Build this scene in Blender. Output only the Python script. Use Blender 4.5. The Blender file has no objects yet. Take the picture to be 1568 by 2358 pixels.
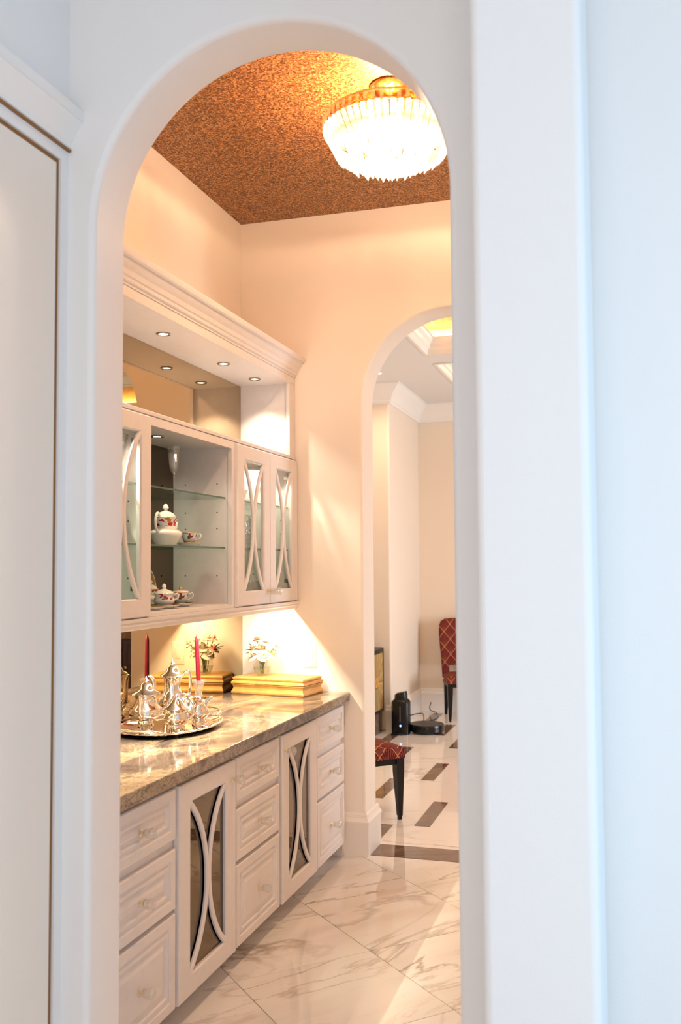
import bpy, bmesh, math, random
from mathutils import Vector, Matrix
random.seed(7)
SC = bpy.context.scene
COL = SC.collection
PI = math.pi

# ------------------------------------------------------------------ camera, world, big lights, exposure
cam_d = bpy.data.cameras.new('camera')
cam = bpy.data.objects.new('camera', cam_d); COL.objects.link(cam)
cam_d.sensor_fit = 'VERTICAL'; cam_d.sensor_height = 36.0; cam_d.sensor_width = 36.0
cam_d.lens = 2193.14 / 2358 * 36.0
cam_d.clip_start = 0.02
R = ((0.95707, 0.28978, -0.00693), (0.02293, -0.05186, 0.99839), (0.28896, -0.95569, -0.05627))
cam.matrix_world = Matrix(((R[0][0], R[1][0], R[2][0], 0), (R[0][1], R[1][1], R[2][1], 0), (R[0][2], R[1][2], R[2][2], 1.615), (0, 0, 0, 1)))
cam_d.dof.use_dof = True; cam_d.dof.focus_distance = 4.6; cam_d.dof.aperture_fstop = 3.5
SC.camera = cam

world = bpy.data.worlds.new('daylight'); SC.world = world; world.use_nodes = True
wn = world.node_tree.nodes; bg = wn['Background']
bg.inputs['Color'].default_value = (0.62, 0.80, 1.0, 1); bg.inputs['Strength'].default_value = 0.5

def area(name, loc, rot, sx, sy, power, col):
    d = bpy.data.lights.new(name, 'AREA'); d.shape = 'RECTANGLE'; d.size = sx; d.size_y = sy
    d.energy = power; d.color = col
    o = bpy.data.objects.new(name, d); COL.objects.link(o); o.location = loc; o.rotation_euler = rot
    return o
# daylight through the front room's two windows and the dining room's window (each lamp fills its window opening)
area('window_light_right', (2.56, 0.6, 1.45), (0, PI / 2, 0), 1.7, 1.8, 39, (0.27, 0.65, 1.0))
area('window_light_back', (0.3, -2.96, 1.6), (PI / 2, 0, 0), 2.5, 2.0, 42, (1.0, 0.85, 0.77))
area('window_light_dining', (3.15, 8.1, 1.5), (0, PI / 2, 0), 2.0, 2.0, 55, (0.88, 0.94, 1.0)).data.spread = 2.0

SC.view_settings.view_transform = 'Standard'; SC.view_settings.look = 'None'
SC.view_settings.gamma = 1.0; SC.view_settings.use_curve_mapping = False
SC.view_settings.exposure = 0.65
SC.cycles.use_denoising = True
SC.cycles.max_bounces = 10; SC.cycles.diffuse_bounces = 5; SC.cycles.glossy_bounces = 5
SC.cycles.transparent_max_bounces = 24; SC.cycles.transmission_bounces = 8
SC.cycles.caustics_reflective = False; SC.cycles.caustics_refractive = False
SC.cycles.sample_clamp_indirect = 6.0

# lamp powers (used by the lamp builders below)
CHANDELIER_W = 140.0; PUCK_W = 9.5; CABINET_PUCK_W = 5.0; UNDER_W = 30.0
WARM = (1.0, 0.75, 0.49); WARM_WHITE = (1.0, 0.83, 0.62)

# ------------------------------------------------------------------ materials
def mat(name):
    m = bpy.data.materials.new(name); m.use_nodes = True
    nt = m.node_tree
    return m, nt, nt.nodes, nt.links, nt.nodes['Principled BSDF']
def setp(b, col=None, rough=None, metal=None, spec=None, coat=None, trans=None):
    if col is not None: b.inputs['Base Color'].default_value = (*col, 1)
    if rough is not None: b.inputs['Roughness'].default_value = rough
    if metal is not None: b.inputs['Metallic'].default_value = metal
    if spec is not None: b.inputs['Specular IOR Level'].default_value = spec
    if coat is not None: b.inputs['Coat Weight'].default_value = coat; b.inputs['Coat Roughness'].default_value = 0.03
    if trans is not None: b.inputs['Transmission Weight'].default_value = trans
def node(ns, t, **kw):
    n = ns.new(t)
    for k, v in kw.items(): setattr(n, k, v)
    return n
def ramp(ns, stops, interp='LINEAR'):
    r = ns.new('ShaderNodeValToRGB'); r.color_ramp.interpolation = interp
    e = r.color_ramp.elements
    while len(e) < len(stops): e.new(0.5)
    for i, (p, c) in enumerate(stops):
        e[i].position = p; e[i].color = (*c, 1) if len(c) == 3 else c
    return r
def math_n(ns, ls, op, a, b=None, clamp=False):
    n = ns.new('ShaderNodeMath'); n.operation = op; n.use_clamp = clamp
    for i, x in enumerate((a, b)):
        if x is None: continue
        if isinstance(x, (int, float)): n.inputs[i].default_value = x
        else: ls.new(x, n.inputs[i])
    return n.outputs[0]
def mixc(ns, ls, fac, a, b):
    n = ns.new('ShaderNodeMix'); n.data_type = 'RGBA'
    if isinstance(fac, (int, float)): n.inputs[0].default_value = fac
    else: ls.new(fac, n.inputs[0])
    for i, x in ((6, a), (7, b)):
        if isinstance(x, tuple): n.inputs[i].default_value = (*x, 1)
        else: ls.new(x, n.inputs[i])
    return n.outputs[2]

def simple(name, col, rough=0.5, metal=0.0, spec=0.5, coat=0.0, grain=0.0, gscale=60.0, bump=0.0, bscale=200.0):
    m, nt, ns, ls, b = mat(name); setp(b, col, rough, metal, spec, coat)
    tc = ns.new('ShaderNodeTexCoord')
    if grain > 0:
        n = node(ns, 'ShaderNodeTexNoise'); n.inputs['Scale'].default_value = gscale; n.inputs['Detail'].default_value = 3
        ls.new(tc.outputs['Object'], n.inputs['Vector'])
        lo = tuple(max(0, c * (1 - grain)) for c in col); hi = tuple(min(1, c * (1 + grain)) for c in col)
        r = ramp(ns, [(0.3, lo), (0.7, hi)]); ls.new(n.outputs['Fac'], r.inputs['Fac'])
        ls.new(r.outputs['Color'], b.inputs['Base Color'])
    if bump > 0:
        n = node(ns, 'ShaderNodeTexNoise'); n.inputs['Scale'].default_value = bscale; n.inputs['Detail'].default_value = 2
        ls.new(tc.outputs['Object'], n.inputs['Vector'])
        bp = ns.new('ShaderNodeBump'); bp.inputs['Strength'].default_value = bump; bp.inputs['Distance'].default_value = 0.002
        ls.new(n.outputs['Fac'], bp.inputs['Height']); ls.new(bp.outputs['Normal'], b.inputs['Normal'])
    return m

def marble(name, base, vein, vein2, rough=0.06, scale=1.6, width=0.018, rnd=True, aniso=(0.55, 1.6, 1), rotz=0.5, cloud=None, random_turn=False):
    m, nt, ns, ls, b = mat(name); setp(b, base, rough, 0, 0.5)
    tc = ns.new('ShaderNodeTexCoord'); vec = tc.outputs['Object']
    if rnd:
        oi = ns.new('ShaderNodeObjectInfo'); sc_ = math_n(ns, ls, 'MULTIPLY', oi.outputs['Random'], 57.0)
        cx = ns.new('ShaderNodeCombineXYZ')
        for i in range(3): ls.new(sc_, cx.inputs[i])
        va = ns.new('ShaderNodeVectorMath'); va.operation = 'ADD'; ls.new(vec, va.inputs[0]); ls.new(cx.outputs[0], va.inputs[1]); vec = va.outputs[0]
    mp = ns.new('ShaderNodeMapping'); mp.vector_type = 'TEXTURE'; mp.inputs['Rotation'].default_value = (0, 0, rotz); mp.inputs['Scale'].default_value = tuple(1 / q for q in aniso)
    ls.new(vec, mp.inputs['Vector'])
    def veins(s, w, dist):
        n = node(ns, 'ShaderNodeTexNoise'); n.inputs['Scale'].default_value = s; n.inputs['Detail'].default_value = 7
        n.inputs['Roughness'].default_value = 0.55; n.inputs['Distortion'].default_value = dist
        ls.new(mp.outputs[0], n.inputs['Vector'])
        a = math_n(ns, ls, 'ABSOLUTE', math_n(ns, ls, 'SUBTRACT', n.outputs['Fac'], 0.5))
        d = math_n(ns, ls, 'DIVIDE', a, w)
        return math_n(ns, ls, 'SUBTRACT', 1.0, d, True)
    v1 = veins(scale, width, 0.7); v2 = veins(scale * 2.7, width * 0.8, 1.2)
    gate = node(ns, 'ShaderNodeTexNoise'); gate.inputs['Scale'].default_value = scale * 1.1; ls.new(mp.outputs[0], gate.inputs['Vector'])
    g = ramp(ns, [(0.42, (0, 0, 0)), (0.62, (1, 1, 1))]); ls.new(gate.outputs['Fac'], g.inputs['Fac'])
    v1 = math_n(ns, ls, 'MULTIPLY', v1, math_n(ns, ls, 'ADD', math_n(ns, ls, 'MULTIPLY', g.outputs['Color'], 0.75), 0.2))
    v2 = math_n(ns, ls, 'MULTIPLY', v2, math_n(ns, ls, 'MULTIPLY', g.outputs['Color'], 0.45))
    c = base
    if cloud:
        cn = node(ns, 'ShaderNodeTexNoise'); cn.inputs['Scale'].default_value = scale * 1.5; cn.inputs['Detail'].default_value = 5
        cn.inputs['Distortion'].default_value = 1.0
        ls.new(mp.outputs[0], cn.inputs['Vector'])
        cr = ramp(ns, [(0.3, cloud[0]), (0.5, base), (0.7, cloud[1])]); ls.new(cn.outputs['Fac'], cr.inputs['Fac']); c = cr.outputs['Color']
    c = mixc(ns, ls, v2, c, vein2); c = mixc(ns, ls, v1, c, vein)
    ls.new(c, b.inputs['Base Color'])
    return m

M = {}
M['wall'] = simple('cream_wall_paint', (0.84, 0.80, 0.77), 0.55, spec=0.25, bump=0.25, bscale=170)
M['wall_dining'] = simple('warm_lit_wall_paint', (0.80, 0.705, 0.60), 0.55, spec=0.25, bump=0.15, bscale=170)  # same paint as the other walls, warm lamplight put into its colour
M['wall_pantry'] = simple('warm_wall_paint', (0.86, 0.80, 0.73), 0.55, spec=0.25, bump=0.15, bscale=170)
M['trim'] = simple('trim_paint', (0.84, 0.80, 0.76), 0.35, spec=0.4)
M['cab'] = simple('cabinet_paint', (0.75, 0.71, 0.71), 0.35, spec=0.4, grain=0.02, gscale=30)
M['door'] = simple('door_paint', (0.82, 0.745, 0.66), 0.3, spec=0.4)
M['gap'] = simple('gap_shadow_wood', (0.27, 0.12, 0.035), 0.7)
M['ceil'] = simple('white_ceiling_paint', (0.74, 0.72, 0.70), 0.7, spec=0.2)
M['grout'] = simple('beige_grout', (0.42, 0.37, 0.32), 0.8)
M['marble'] = marble('white_marble', (0.78, 0.755, 0.73), (0.30, 0.22, 0.16), (0.52, 0.44, 0.37), 0.05, 1.15, 0.014, rotz=0.95, aniso=(0.42, 1.5, 1), cloud=((0.68, 0.635, 0.59), (0.82, 0.80, 0.78)))
M['marble_big'] = marble('white_marble_slab', (0.84, 0.81, 0.78), (0.50, 0.42, 0.36), (0.65, 0.58, 0.52), 0.05, 1.2, 0.012, rnd=False, rotz=0.4)
M['dark_marble'] = marble('brown_marble', (0.17, 0.10, 0.065), (0.42, 0.30, 0.20), (0.26, 0.17, 0.11), 0.06, 3.0, 0.012, cloud=((0.11, 0.06, 0.04), (0.22, 0.14, 0.09)))
M['dark_plinth'] = marble('brown_marble_dark', (0.10, 0.065, 0.045), (0.30, 0.22, 0.16), (0.17, 0.11, 0.08), 0.1, 6.0, 0.02)
M['mirror'] = simple('bronze_mirror', (0.50, 0.385, 0.235), 0.015, 1.0)
M['mirror_dark'] = simple('dark_bronze_mirror', (0.17, 0.125, 0.08), 0.02, 1.0)
M['silver'] = simple('polished_silver', (0.95, 0.90, 0.84), 0.09, 1.0)
M['silver_tray'] = simple('polished_silver_tray', (0.93, 0.86, 0.78), 0.07, 1.0)
M['chrome'] = simple('dark_chrome', (0.30, 0.27, 0.25), 0.2, 1.0)
M['brass'] = simple('polished_brass', (0.85, 0.60, 0.25), 0.18, 1.0)
M['gilt'] = simple('gilt_band', (0.90, 0.62, 0.22), 0.25, 0.9)
M['goldbox'] = simple('gold_leaf', (0.66, 0.36, 0.10), 0.42, 0.2, grain=0.12, gscale=25, bump=0.1, bscale=60)
M['candle'] = simple('crimson_wax', (0.24, 0.008, 0.03), 0.35, spec=0.4)
M['porcelain'] = simple('white_porcelain', (0.88, 0.86, 0.82), 0.08, coat=0.5)
M['leg'] = simple('ebonised_wood', (0.006, 0.004, 0.005), 0.3, spec=0.3)
M['black'] = simple('black_plastic', (0.006, 0.0055, 0.008), 0.22, spec=0.4, grain=0.3, gscale=120)
M['black_top'] = simple('black_speckled_plastic', (0.03, 0.027, 0.03), 0.4, grain=0.6, gscale=160)
M['steel'] = simple('grey_strip', (0.20, 0.22, 0.25), 0.25, 0.8)
M['knob_brass'] = simple('pale_brass', (0.93, 0.80, 0.56), 0.2, 0.9)
M['ivory'] = simple('ivory_plastic', (0.85, 0.80, 0.72), 0.35)
M['leaf'] = simple('green_leaf', (0.045, 0.10, 0.035), 0.5, grain=0.3, gscale=50)
M['stem'] = simple('green_stem', (0.12, 0.20, 0.06), 0.5)
M['rose_cream'] = simple('cream_petal', (0.88, 0.80, 0.62), 0.6, grain=0.08, gscale=40)
M['rose_pink'] = simple('pink_petal', (0.80, 0.36, 0.25), 0.6, grain=0.15, gscale=40)
M['hole'] = simple('dark_hole', (0.03, 0.02, 0.015), 0.9)
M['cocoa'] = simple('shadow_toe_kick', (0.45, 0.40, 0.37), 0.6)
M['sideboard'] = simple('dark_maroon_wood', (0.035, 0.010, 0.012), 0.3, grain=0.5, gscale=30)
M['orange_fabric'] = simple('taupe_felt', (0.3, 0.22, 0.16), 0.9)

# countertop: polished brown and gold stone with dark crackle veins
m, nt, ns, ls, b = mat('polished_brown_stone'); setp(b, rough=0.07, spec=0.55)
tc = ns.new('ShaderNodeTexCoord')
mp = ns.new('ShaderNodeMapping'); mp.inputs['Rotation'].default_value = (0, 0, 0.6); mp.inputs['Scale'].default_value = (1.0, 0.55, 1.0); ls.new(tc.outputs['Object'], mp.inputs[0])
n1 = node(ns, 'ShaderNodeTexNoise'); n1.inputs['Scale'].default_value = 3.4; n1.inputs['Detail'].default_value = 8; n1.inputs['Roughness'].default_value = 0.6; n1.inputs['Distortion'].default_value = 1.6
ls.new(mp.outputs[0], n1.inputs['Vector'])
r1 = ramp(ns, [(0.34, (0.055, 0.046, 0.05)), (0.45, (0.15, 0.12, 0.105)), (0.52, (0.33, 0.25, 0.17)), (0.59, (0.40, 0.31, 0.22)), (0.68, (0.16, 0.09, 0.05))]); ls.new(n1.outputs['Fac'], r1.inputs['Fac'])
vo = node(ns, 'ShaderNodeTexVoronoi', feature='DISTANCE_TO_EDGE'); vo.inputs['Scale'].default_value = 40
dn = node(ns, 'ShaderNodeTexNoise'); dn.inputs['Scale'].default_value = 9; dn.inputs['Detail'].default_value = 4; ls.new(mp.outputs[0], dn.inputs['Vector'])
dv = ns.new('ShaderNodeVectorMath'); dv.operation = 'MULTIPLY_ADD'; dv.inputs[1].default_value = (0.25, 0.25, 0.25); ls.new(dn.outputs['Color'], dv.inputs[0]); ls.new(mp.outputs[0], dv.inputs[2])
ls.new(dv.outputs[0], vo.inputs['Vector'])
vr = ramp(ns, [(0.0, (1, 1, 1)), (0.085, (0, 0, 0))]); ls.new(vo.outputs['Distance'], vr.inputs['Fac'])
gn = node(ns, 'ShaderNodeTexNoise'); gn.inputs['Scale'].default_value = 5; ls.new(mp.outputs[0], gn.inputs['Vector'])
gr = ramp(ns, [(0.36, (0.1, 0.1, 0.1)), (0.54, (0.9, 0.9, 0.9))]); ls.new(gn.outputs['Fac'], gr.inputs['Fac'])
ls.new(mixc(ns, ls, math_n(ns, ls, 'MULTIPLY', vr.outputs['Color'], gr.outputs['Color']), r1.outputs['Color'], (0.09, 0.06, 0.05)), b.inputs['Base Color'])
M['stone'] = m

# glittering copper ceiling paper
def glitter(name, dark, mid, light, sc=150):
    m, nt, ns, ls, b = mat(name); setp(b, rough=0.45, metal=0.12, spec=0.5)
    tc = ns.new('ShaderNodeTexCoord')
    n = node(ns, 'ShaderNodeTexNoise'); n.inputs['Scale'].default_value = sc; n.inputs['Detail'].default_value = 2.5; n.inputs['Roughness'].default_value = 0.7
    ls.new(tc.outputs['Object'], n.inputs['Vector'])
    v = node(ns, 'ShaderNodeTexVoronoi'); v.inputs['Scale'].default_value = sc * 1.1; ls.new(tc.outputs['Object'], v.inputs['Vector'])
    s = ns.new('ShaderNodeSeparateColor'); ls.new(v.outputs['Color'], s.inputs[0])
    f = math_n(ns, ls, 'ADD', math_n(ns, ls, 'MULTIPLY', n.outputs['Fac'], 0.75), math_n(ns, ls, 'MULTIPLY', s.outputs[0], 0.25))
    r = ramp(ns, [(0.34, dark), (0.5, mid), (0.66, light)]); ls.new(f, r.inputs['Fac'])
    ls.new(r.outputs['Color'], b.inputs['Base Color'])
    bp = ns.new('ShaderNodeBump'); bp.inputs['Strength'].default_value = 0.5; bp.inputs['Distance'].default_value = 0.004
    ls.new(f, bp.inputs['Height']); ls.new(bp.outputs['Normal'], b.inputs['Normal'])
    return m
M['glitter'] = glitter('copper_glitter_paper', (0.06, 0.018, 0.005), (0.25, 0.095, 0.026), (0.62, 0.32, 0.115), 125)
M['glitter_gold'] = glitter('gold_glitter_paper', (0.35, 0.15, 0.02), (0.70, 0.38, 0.07), (0.90, 0.65, 0.25), 110)

# thin clear glass: part transparent, part mirror by facing angle
def thin_glass(name, tint, base_refl=0.06, haze=0.0, cut=0.0):
    m = bpy.data.materials.new(name); m.use_nodes = True
    nt = m.node_tree; ns = nt.nodes; ls = nt.links
    ns.remove(ns['Principled BSDF'])
    t = ns.new('ShaderNodeBsdfTransparent'); t.inputs[0].default_value = (*tint, 1)
    g = ns.new('ShaderNodeBsdfGlossy'); g.inputs['Roughness'].default_value = 0.03
    lw = ns.new('ShaderNodeLayerWeight'); lw.inputs['Blend'].default_value = 0.5
    if cut:
        tc = ns.new('ShaderNodeTexCoord'); vo = ns.new('ShaderNodeTexVoronoi'); vo.inputs['Scale'].default_value = cut; ls.new(tc.outputs['Object'], vo.inputs['Vector'])
        bp = ns.new('ShaderNodeBump'); bp.inputs['Strength'].default_value = 0.8; bp.inputs['Distance'].default_value = 0.006; ls.new(vo.outputs['Distance'], bp.inputs['Height'])
        ls.new(bp.outputs['Normal'], g.inputs['Normal']); ls.new(bp.outputs['Normal'], lw.inputs['Normal'])
    fr = math_n(ns, ls, 'ADD', math_n(ns, ls, 'MULTIPLY', math_n(ns, ls, 'POWER', lw.outputs['Facing'], 4.0), 0.55), base_refl * 0.6)
    mx = ns.new('ShaderNodeMixShader'); ls.new(fr, mx.inputs[0]); ls.new(t.outputs[0], mx.inputs[1]); ls.new(g.outputs[0], mx.inputs[2])
    out = ns['Material Output']; last = mx.outputs[0]
    if haze > 0:
        d = ns.new('ShaderNodeBsdfTranslucent'); d.inputs[0].default_value = (0.95, 0.95, 0.93, 1)
        d2 = ns.new('ShaderNodeBsdfDiffuse'); d2.inputs[0].default_value = (0.95, 0.95, 0.93, 1)
        ad = ns.new('ShaderNodeMixShader'); ad.inputs[0].default_value = 0.5; ls.new(d.outputs[0], ad.inputs[1]); ls.new(d2.outputs[0], ad.inputs[2])
        m2 = ns.new('ShaderNodeMixShader'); m2.inputs[0].default_value = haze; ls.new(last, m2.inputs[1]); ls.new(ad.outputs[0], m2.inputs[2]); last = m2.outputs[0]
    ls.new(last, out.inputs['Surface'])
    return m
M['pane'] = thin_glass('clear_pane', (0.97, 0.98, 0.97))
M['crystal'] = thin_glass('clear_crystal', (0.97, 0.97, 0.96), 0.14, haze=0.02)
M['cut'] = thin_glass('cut_crystal', (0.96, 0.96, 0.95), 0.5, haze=0.14, cut=70)
M['crystal_lamp'] = thin_glass('chandelier_crystal', (0.97, 0.95, 0.92), 0.25, haze=0.15)
M['glass_edge'] = simple('green_glass_edge', (0.04, 0.11, 0.085), 0.1, coat=0.5)
M['copper'] = thin_glass('amber_glass', (0.80, 0.58, 0.40))
M['shelf_glass'] = thin_glass('shelf_glass', (0.84, 0.92, 0.88))

def emit(name, col, s):
    m = bpy.data.materials.new(name); m.use_nodes = True
    ns = m.node_tree.nodes; b = ns['Principled BSDF']
    b.inputs['Base Color'].default_value = (*col, 1); b.inputs['Emission Color'].default_value = (*col, 1); b.inputs['Emission Strength'].default_value = s
    return m
M['bulb'] = emit('warm_bulb', (1.0, 0.84, 0.62), 30)
M['puck'] = emit('puck_lens', (1.0, 0.93, 0.82), 14)
M['led'] = emit('led_strip', (1.0, 0.66, 0.25), 14)
M['blue_led'] = emit('blue_indicator', (0.05, 0.12, 1.0), 12)

# red upholstery with gold fans: UV diamonds, each filled with rays from its lower corner
m, nt, ns, ls, b = mat('red_fan_upholstery'); setp(b, rough=0.75, spec=0.2)
uv = ns.new('ShaderNodeTexCoord'); sp = ns.new('ShaderNodeSeparateXYZ'); ls.new(uv.outputs['UV'], sp.inputs[0])
u = math_n(ns, ls, 'MULTIPLY', sp.outputs[0], 7.6); v = math_n(ns, ls, 'MULTIPLY', sp.outputs[1], 6.2)
a = math_n(ns, ls, 'FRACT', math_n(ns, ls, 'ADD', u, v)); bb = math_n(ns, ls, 'FRACT', math_n(ns, ls, 'SUBTRACT', v, u))
ang = math_n(ns, ls, 'MULTIPLY', math_n(ns, ls, 'ARCTAN2', a, bb), 9 / (PI / 2))
tri = math_n(ns, ls, 'ABSOLUTE', math_n(ns, ls, 'SUBTRACT', math_n(ns, ls, 'FRACT', ang), 0.5))
rad = math_n(ns, ls, 'SQRT', math_n(ns, ls, 'ADD', math_n(ns, ls, 'MULTIPLY', a, a), math_n(ns, ls, 'MULTIPLY', bb, bb)))
lw = math_n(ns, ls, 'DIVIDE', 0.055, math_n(ns, ls, 'ADD', rad, 0.15))
ray = math_n(ns, ls, 'LESS_THAN', tri, lw)
ed = math_n(ns, ls, 'LESS_THAN', math_n(ns, ls, 'MINIMUM', a, bb), 0.035)
line = math_n(ns, ls, 'MAXIMUM', math_n(ns, ls, 'MULTIPLY', ray, 0.55), ed)
ls.new(mixc(ns, ls, line, (0.115, 0.004, 0.009), (0.66, 0.30, 0.13)), b.inputs['Base Color'])
M['fan'] = m

# gold sunburst doors of the dining room sideboard (UV centred on the handle)
m, nt, ns, ls, b = mat('gold_sunburst_leaf'); setp(b, rough=0.35, metal=0.6)
tc = ns.new('ShaderNodeTexCoord'); sp = ns.new('ShaderNodeSeparateXYZ'); ls.new(tc.outputs['UV'], sp.inputs[0])
an = math_n(ns, ls, 'MULTIPLY', math_n(ns, ls, 'ARCTAN2', sp.outputs[0], sp.outputs[1]), 2.2)
cx = ns.new('ShaderNodeCombineXYZ'); ls.new(an, cx.inputs[0])
n = node(ns, 'ShaderNodeTexNoise'); n.inputs['Scale'].default_value = 3.0; n.inputs['Detail'].default_value = 4; ls.new(cx.outputs[0], n.inputs['Vector'])
r = ramp(ns, [(0.3, (0.30, 0.17, 0.03)), (0.5, (0.62, 0.42, 0.13)), (0.68, (0.80, 0.66, 0.38))]); ls.new(n.outputs['Fac'], r.inputs['Fac']); ls.new(r.outputs['Color'], b.inputs['Base Color'])
M['sunburst'] = m

# porcelain printed with roses in a height band
def floral(name, z0, z1, scale=42):
    m, nt, ns, ls, b = mat(name); setp(b, rough=0.08, coat=0.5)
    tc = ns.new('ShaderNodeTexCoord'); sp = ns.new('ShaderNodeSeparateXYZ'); ls.new(tc.outputs['Object'], sp.inputs[0])
    vo = node(ns, 'ShaderNodeTexVoronoi'); vo.inputs['Scale'].default_value = scale; ls.new(tc.outputs['Object'], vo.inputs['Vector'])
    sc_ = ns.new('ShaderNodeSeparateColor'); ls.new(vo.outputs['Color'], sc_.inputs[0])
    r = ramp(ns, [(0.0, (0.45, 0.02, 0.05)), (0.35, (0.72, 0.22, 0.03)), (0.5, (0.10, 0.16, 0.03)), (0.8, (0.5, 0.03, 0.08))], 'CONSTANT'); ls.new(sc_.outputs[0], r.inputs['Fac'])
    band = math_n(ns, ls, 'MULTIPLY', math_n(ns, ls, 'GREATER_THAN', sp.outputs[2], z0), math_n(ns, ls, 'LESS_THAN', sp.outputs[2], z1))
    patch = node(ns, 'ShaderNodeTexNoise'); patch.inputs['Scale'].default_value = 26; patch.inputs['Detail'].default_value = 1; ls.new(tc.outputs['Object'], patch.inputs['Vector'])
    f = math_n(ns, ls, 'MULTIPLY', band, math_n(ns, ls, 'MULTIPLY', math_n(ns, ls, 'LESS_THAN', vo.outputs['Distance'], 0.55), math_n(ns, ls, 'GREATER_THAN', patch.outputs['Fac'], 0.46)))
    ls.new(mixc(ns, ls, f, (0.88, 0.86, 0.82), r.outputs['Color']), b.inputs['Base Color'])
    return m

# ------------------------------------------------------------------ mesh helpers
class MB:
    def __init__(s): s.v = []; s.f = []; s.m = []; s.uv = None
    def add(s, vs, fs, mi=0):
        o = len(s.v); s.v += [tuple(p) for p in vs]
        s.f += [tuple(i + o for i in f) for f in fs]; s.m += [mi] * len(fs)
        return s
    def box(s, x0, x1, y0, y1, z0, z1, mi=0):
        vs = [(x, y, z) for z in (z0, z1) for y in (y0, y1) for x in (x0, x1)]
        return s.add(vs, [(0, 2, 3, 1), (4, 5, 7, 6), (0, 1, 5, 4), (2, 6, 7, 3), (0, 4, 6, 2), (1, 3, 7, 5)], mi)
    def lathe(s, prof, c=(0, 0, 0), seg=28, mi=0, sx=1.0, sy=1.0, rot=0.0, wob=None):
        vs = []; n = len(prof)
        for r_, z in prof:
            for k in range(seg):
                a_ = 2 * PI * k / seg + rot; rr = r_ * (wob(a_, z) if wob else 1)
                vs.append((c[0] + sx * rr * math.cos(a_), c[1] + sy * rr * math.sin(a_), c[2] + z))
        fs = [(i * seg + k, i * seg + (k + 1) % seg, (i + 1) * seg + (k + 1) % seg, (i + 1) * seg + k) for i in range(n - 1) for k in range(seg)]
        if prof[0][0] > 1e-4: fs.append(tuple(reversed(range(seg))))
        if prof[-1][0] > 1e-4: fs.append(tuple((n - 1) * seg + k for k in range(seg)))
        return s.add(vs, fs, mi)
    def tube(s, pts, rad, seg=8, mi=0, closed=False, flat=1.0):
        pts = [Vector(p) for p in pts]; n = len(pts)
        if not hasattr(rad, '__len__'): rad = [rad] * n
        vs = []; prev = None
        for i, p in enumerate(pts):
            t = (pts[(i + 1) % n] - pts[i - 1]) if closed else (pts[min(i + 1, n - 1)] - pts[max(i - 1, 0)])
            t.normalize()
            if prev is None:
                up = Vector((0, 0, 1)) if abs(t.z) < 0.9 else Vector((1, 0, 0))
                prev = t.cross(up).normalized()
            nn = (prev - t * prev.dot(t)).normalized(); prev = nn; bn = t.cross(nn)
            for k in range(seg):
                a_ = 2 * PI * k / seg
                vs.append(p + nn * math.cos(a_) * rad[i] + bn * math.sin(a_) * rad[i] * flat)
        fs = []
        for i in range(n if closed else n - 1):
            j = (i + 1) % n
            fs += [(i * seg + k, i * seg + (k + 1) % seg, j * seg + (k + 1) % seg, j * seg + k) for k in range(seg)]
        if not closed: fs += [tuple(reversed(range(seg))), tuple((n - 1) * seg + k for k in range(seg))]
        return s.add(vs, fs, mi)
    def loft(s, rings, mi=0, cap0=False, cap1=False, loop=False):
        n = len(rings[0]); vs = [p for r_ in rings for p in r_]; fs = []
        m_ = len(rings)
        for i in range(m_ if loop else m_ - 1):
            j = (i + 1) % m_
            fs += [(i * n + k, i * n + (k + 1) % n, j * n + (k + 1) % n, j * n + k) for k in range(n)]
        if cap0: fs.append(tuple(reversed(range(n))))
        if cap1: fs.append(tuple((m_ - 1) * n + k for k in range(n)))
        return s.add(vs, fs, mi)
    def rect(s, fn, a0, a1, b0, b1, prof, mi=0, cap0=False, cap1=False, loop=False):
        """rings of the rectangle a0..a1 x b0..b1 inset by d at height h, for (d, h) in prof; fn maps (a, b, h) to xyz"""
        rings = [[fn(a0 + d, b0 + d, h), fn(a1 - d, b0 + d, h), fn(a1 - d, b1 - d, h), fn(a0 + d, b1 - d, h)] for d, h in prof]
        return s.loft(rings, mi, cap0, cap1, loop)
    def extrude(s, outline, fn, h0, h1, mi=0):
        n = len(outline)
        vs = [fn(a, b, h0) for a, b in outline] + [fn(a, b, h1) for a, b in outline]
        fs = [tuple(range(n)), tuple(reversed(range(n, 2 * n)))] + [(k, (k + 1) % n, n + (k + 1) % n, n + k) for k in range(n)]
        return s.add(vs, fs, mi)
    def sweep_prof(s, prof, fn, t0, t1, mi=0):
        """closed 2-D profile swept straight along t: fn(p, q, t)"""
        n = len(prof)
        vs = [fn(p, q, t0) for p, q in prof] + [fn(p, q, t1) for p, q in prof]
        fs = [tuple(range(n)), tuple(reversed(range(n, 2 * n)))] + [(k, (k + 1) % n, n + (k + 1) % n, n + k) for k in range(n)]
        return s.add(vs, fs, mi)
    def xf(s, mtx, start=0):
        for i in range(start, len(s.v)): s.v[i] = tuple(mtx @ Vector(s.v[i]))
        return s
    def build(s, name, mats, parent=None, angle=35, bevel=0, bseg=2, uvbox=False, origin=None, fix=True):
        mats = mats if isinstance(mats, (list, tuple)) else [mats]
        org = Vector(origin) if origin is not None else (Vector(parent['org']) if parent is not None and 'org' in parent else Vector((0, 0, 0)))
        me = bpy.data.meshes.new(name)
        me.from_pydata([tuple(Vector(p) - org) for p in s.v], [], s.f)
        for mm in mats: me.materials.append(mm)
        me.polygons.foreach_set('material_index', s.m)
        if fix:
            bm = bmesh.new(); bm.from_mesh(me); bmesh.ops.recalc_face_normals(bm, faces=bm.faces); bm.to_mesh(me); bm.free()
        if angle:
            me.polygons.foreach_set('use_smooth', [True] * len(me.polygons)); me.set_sharp_from_angle(angle=math.radians(angle))
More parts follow.
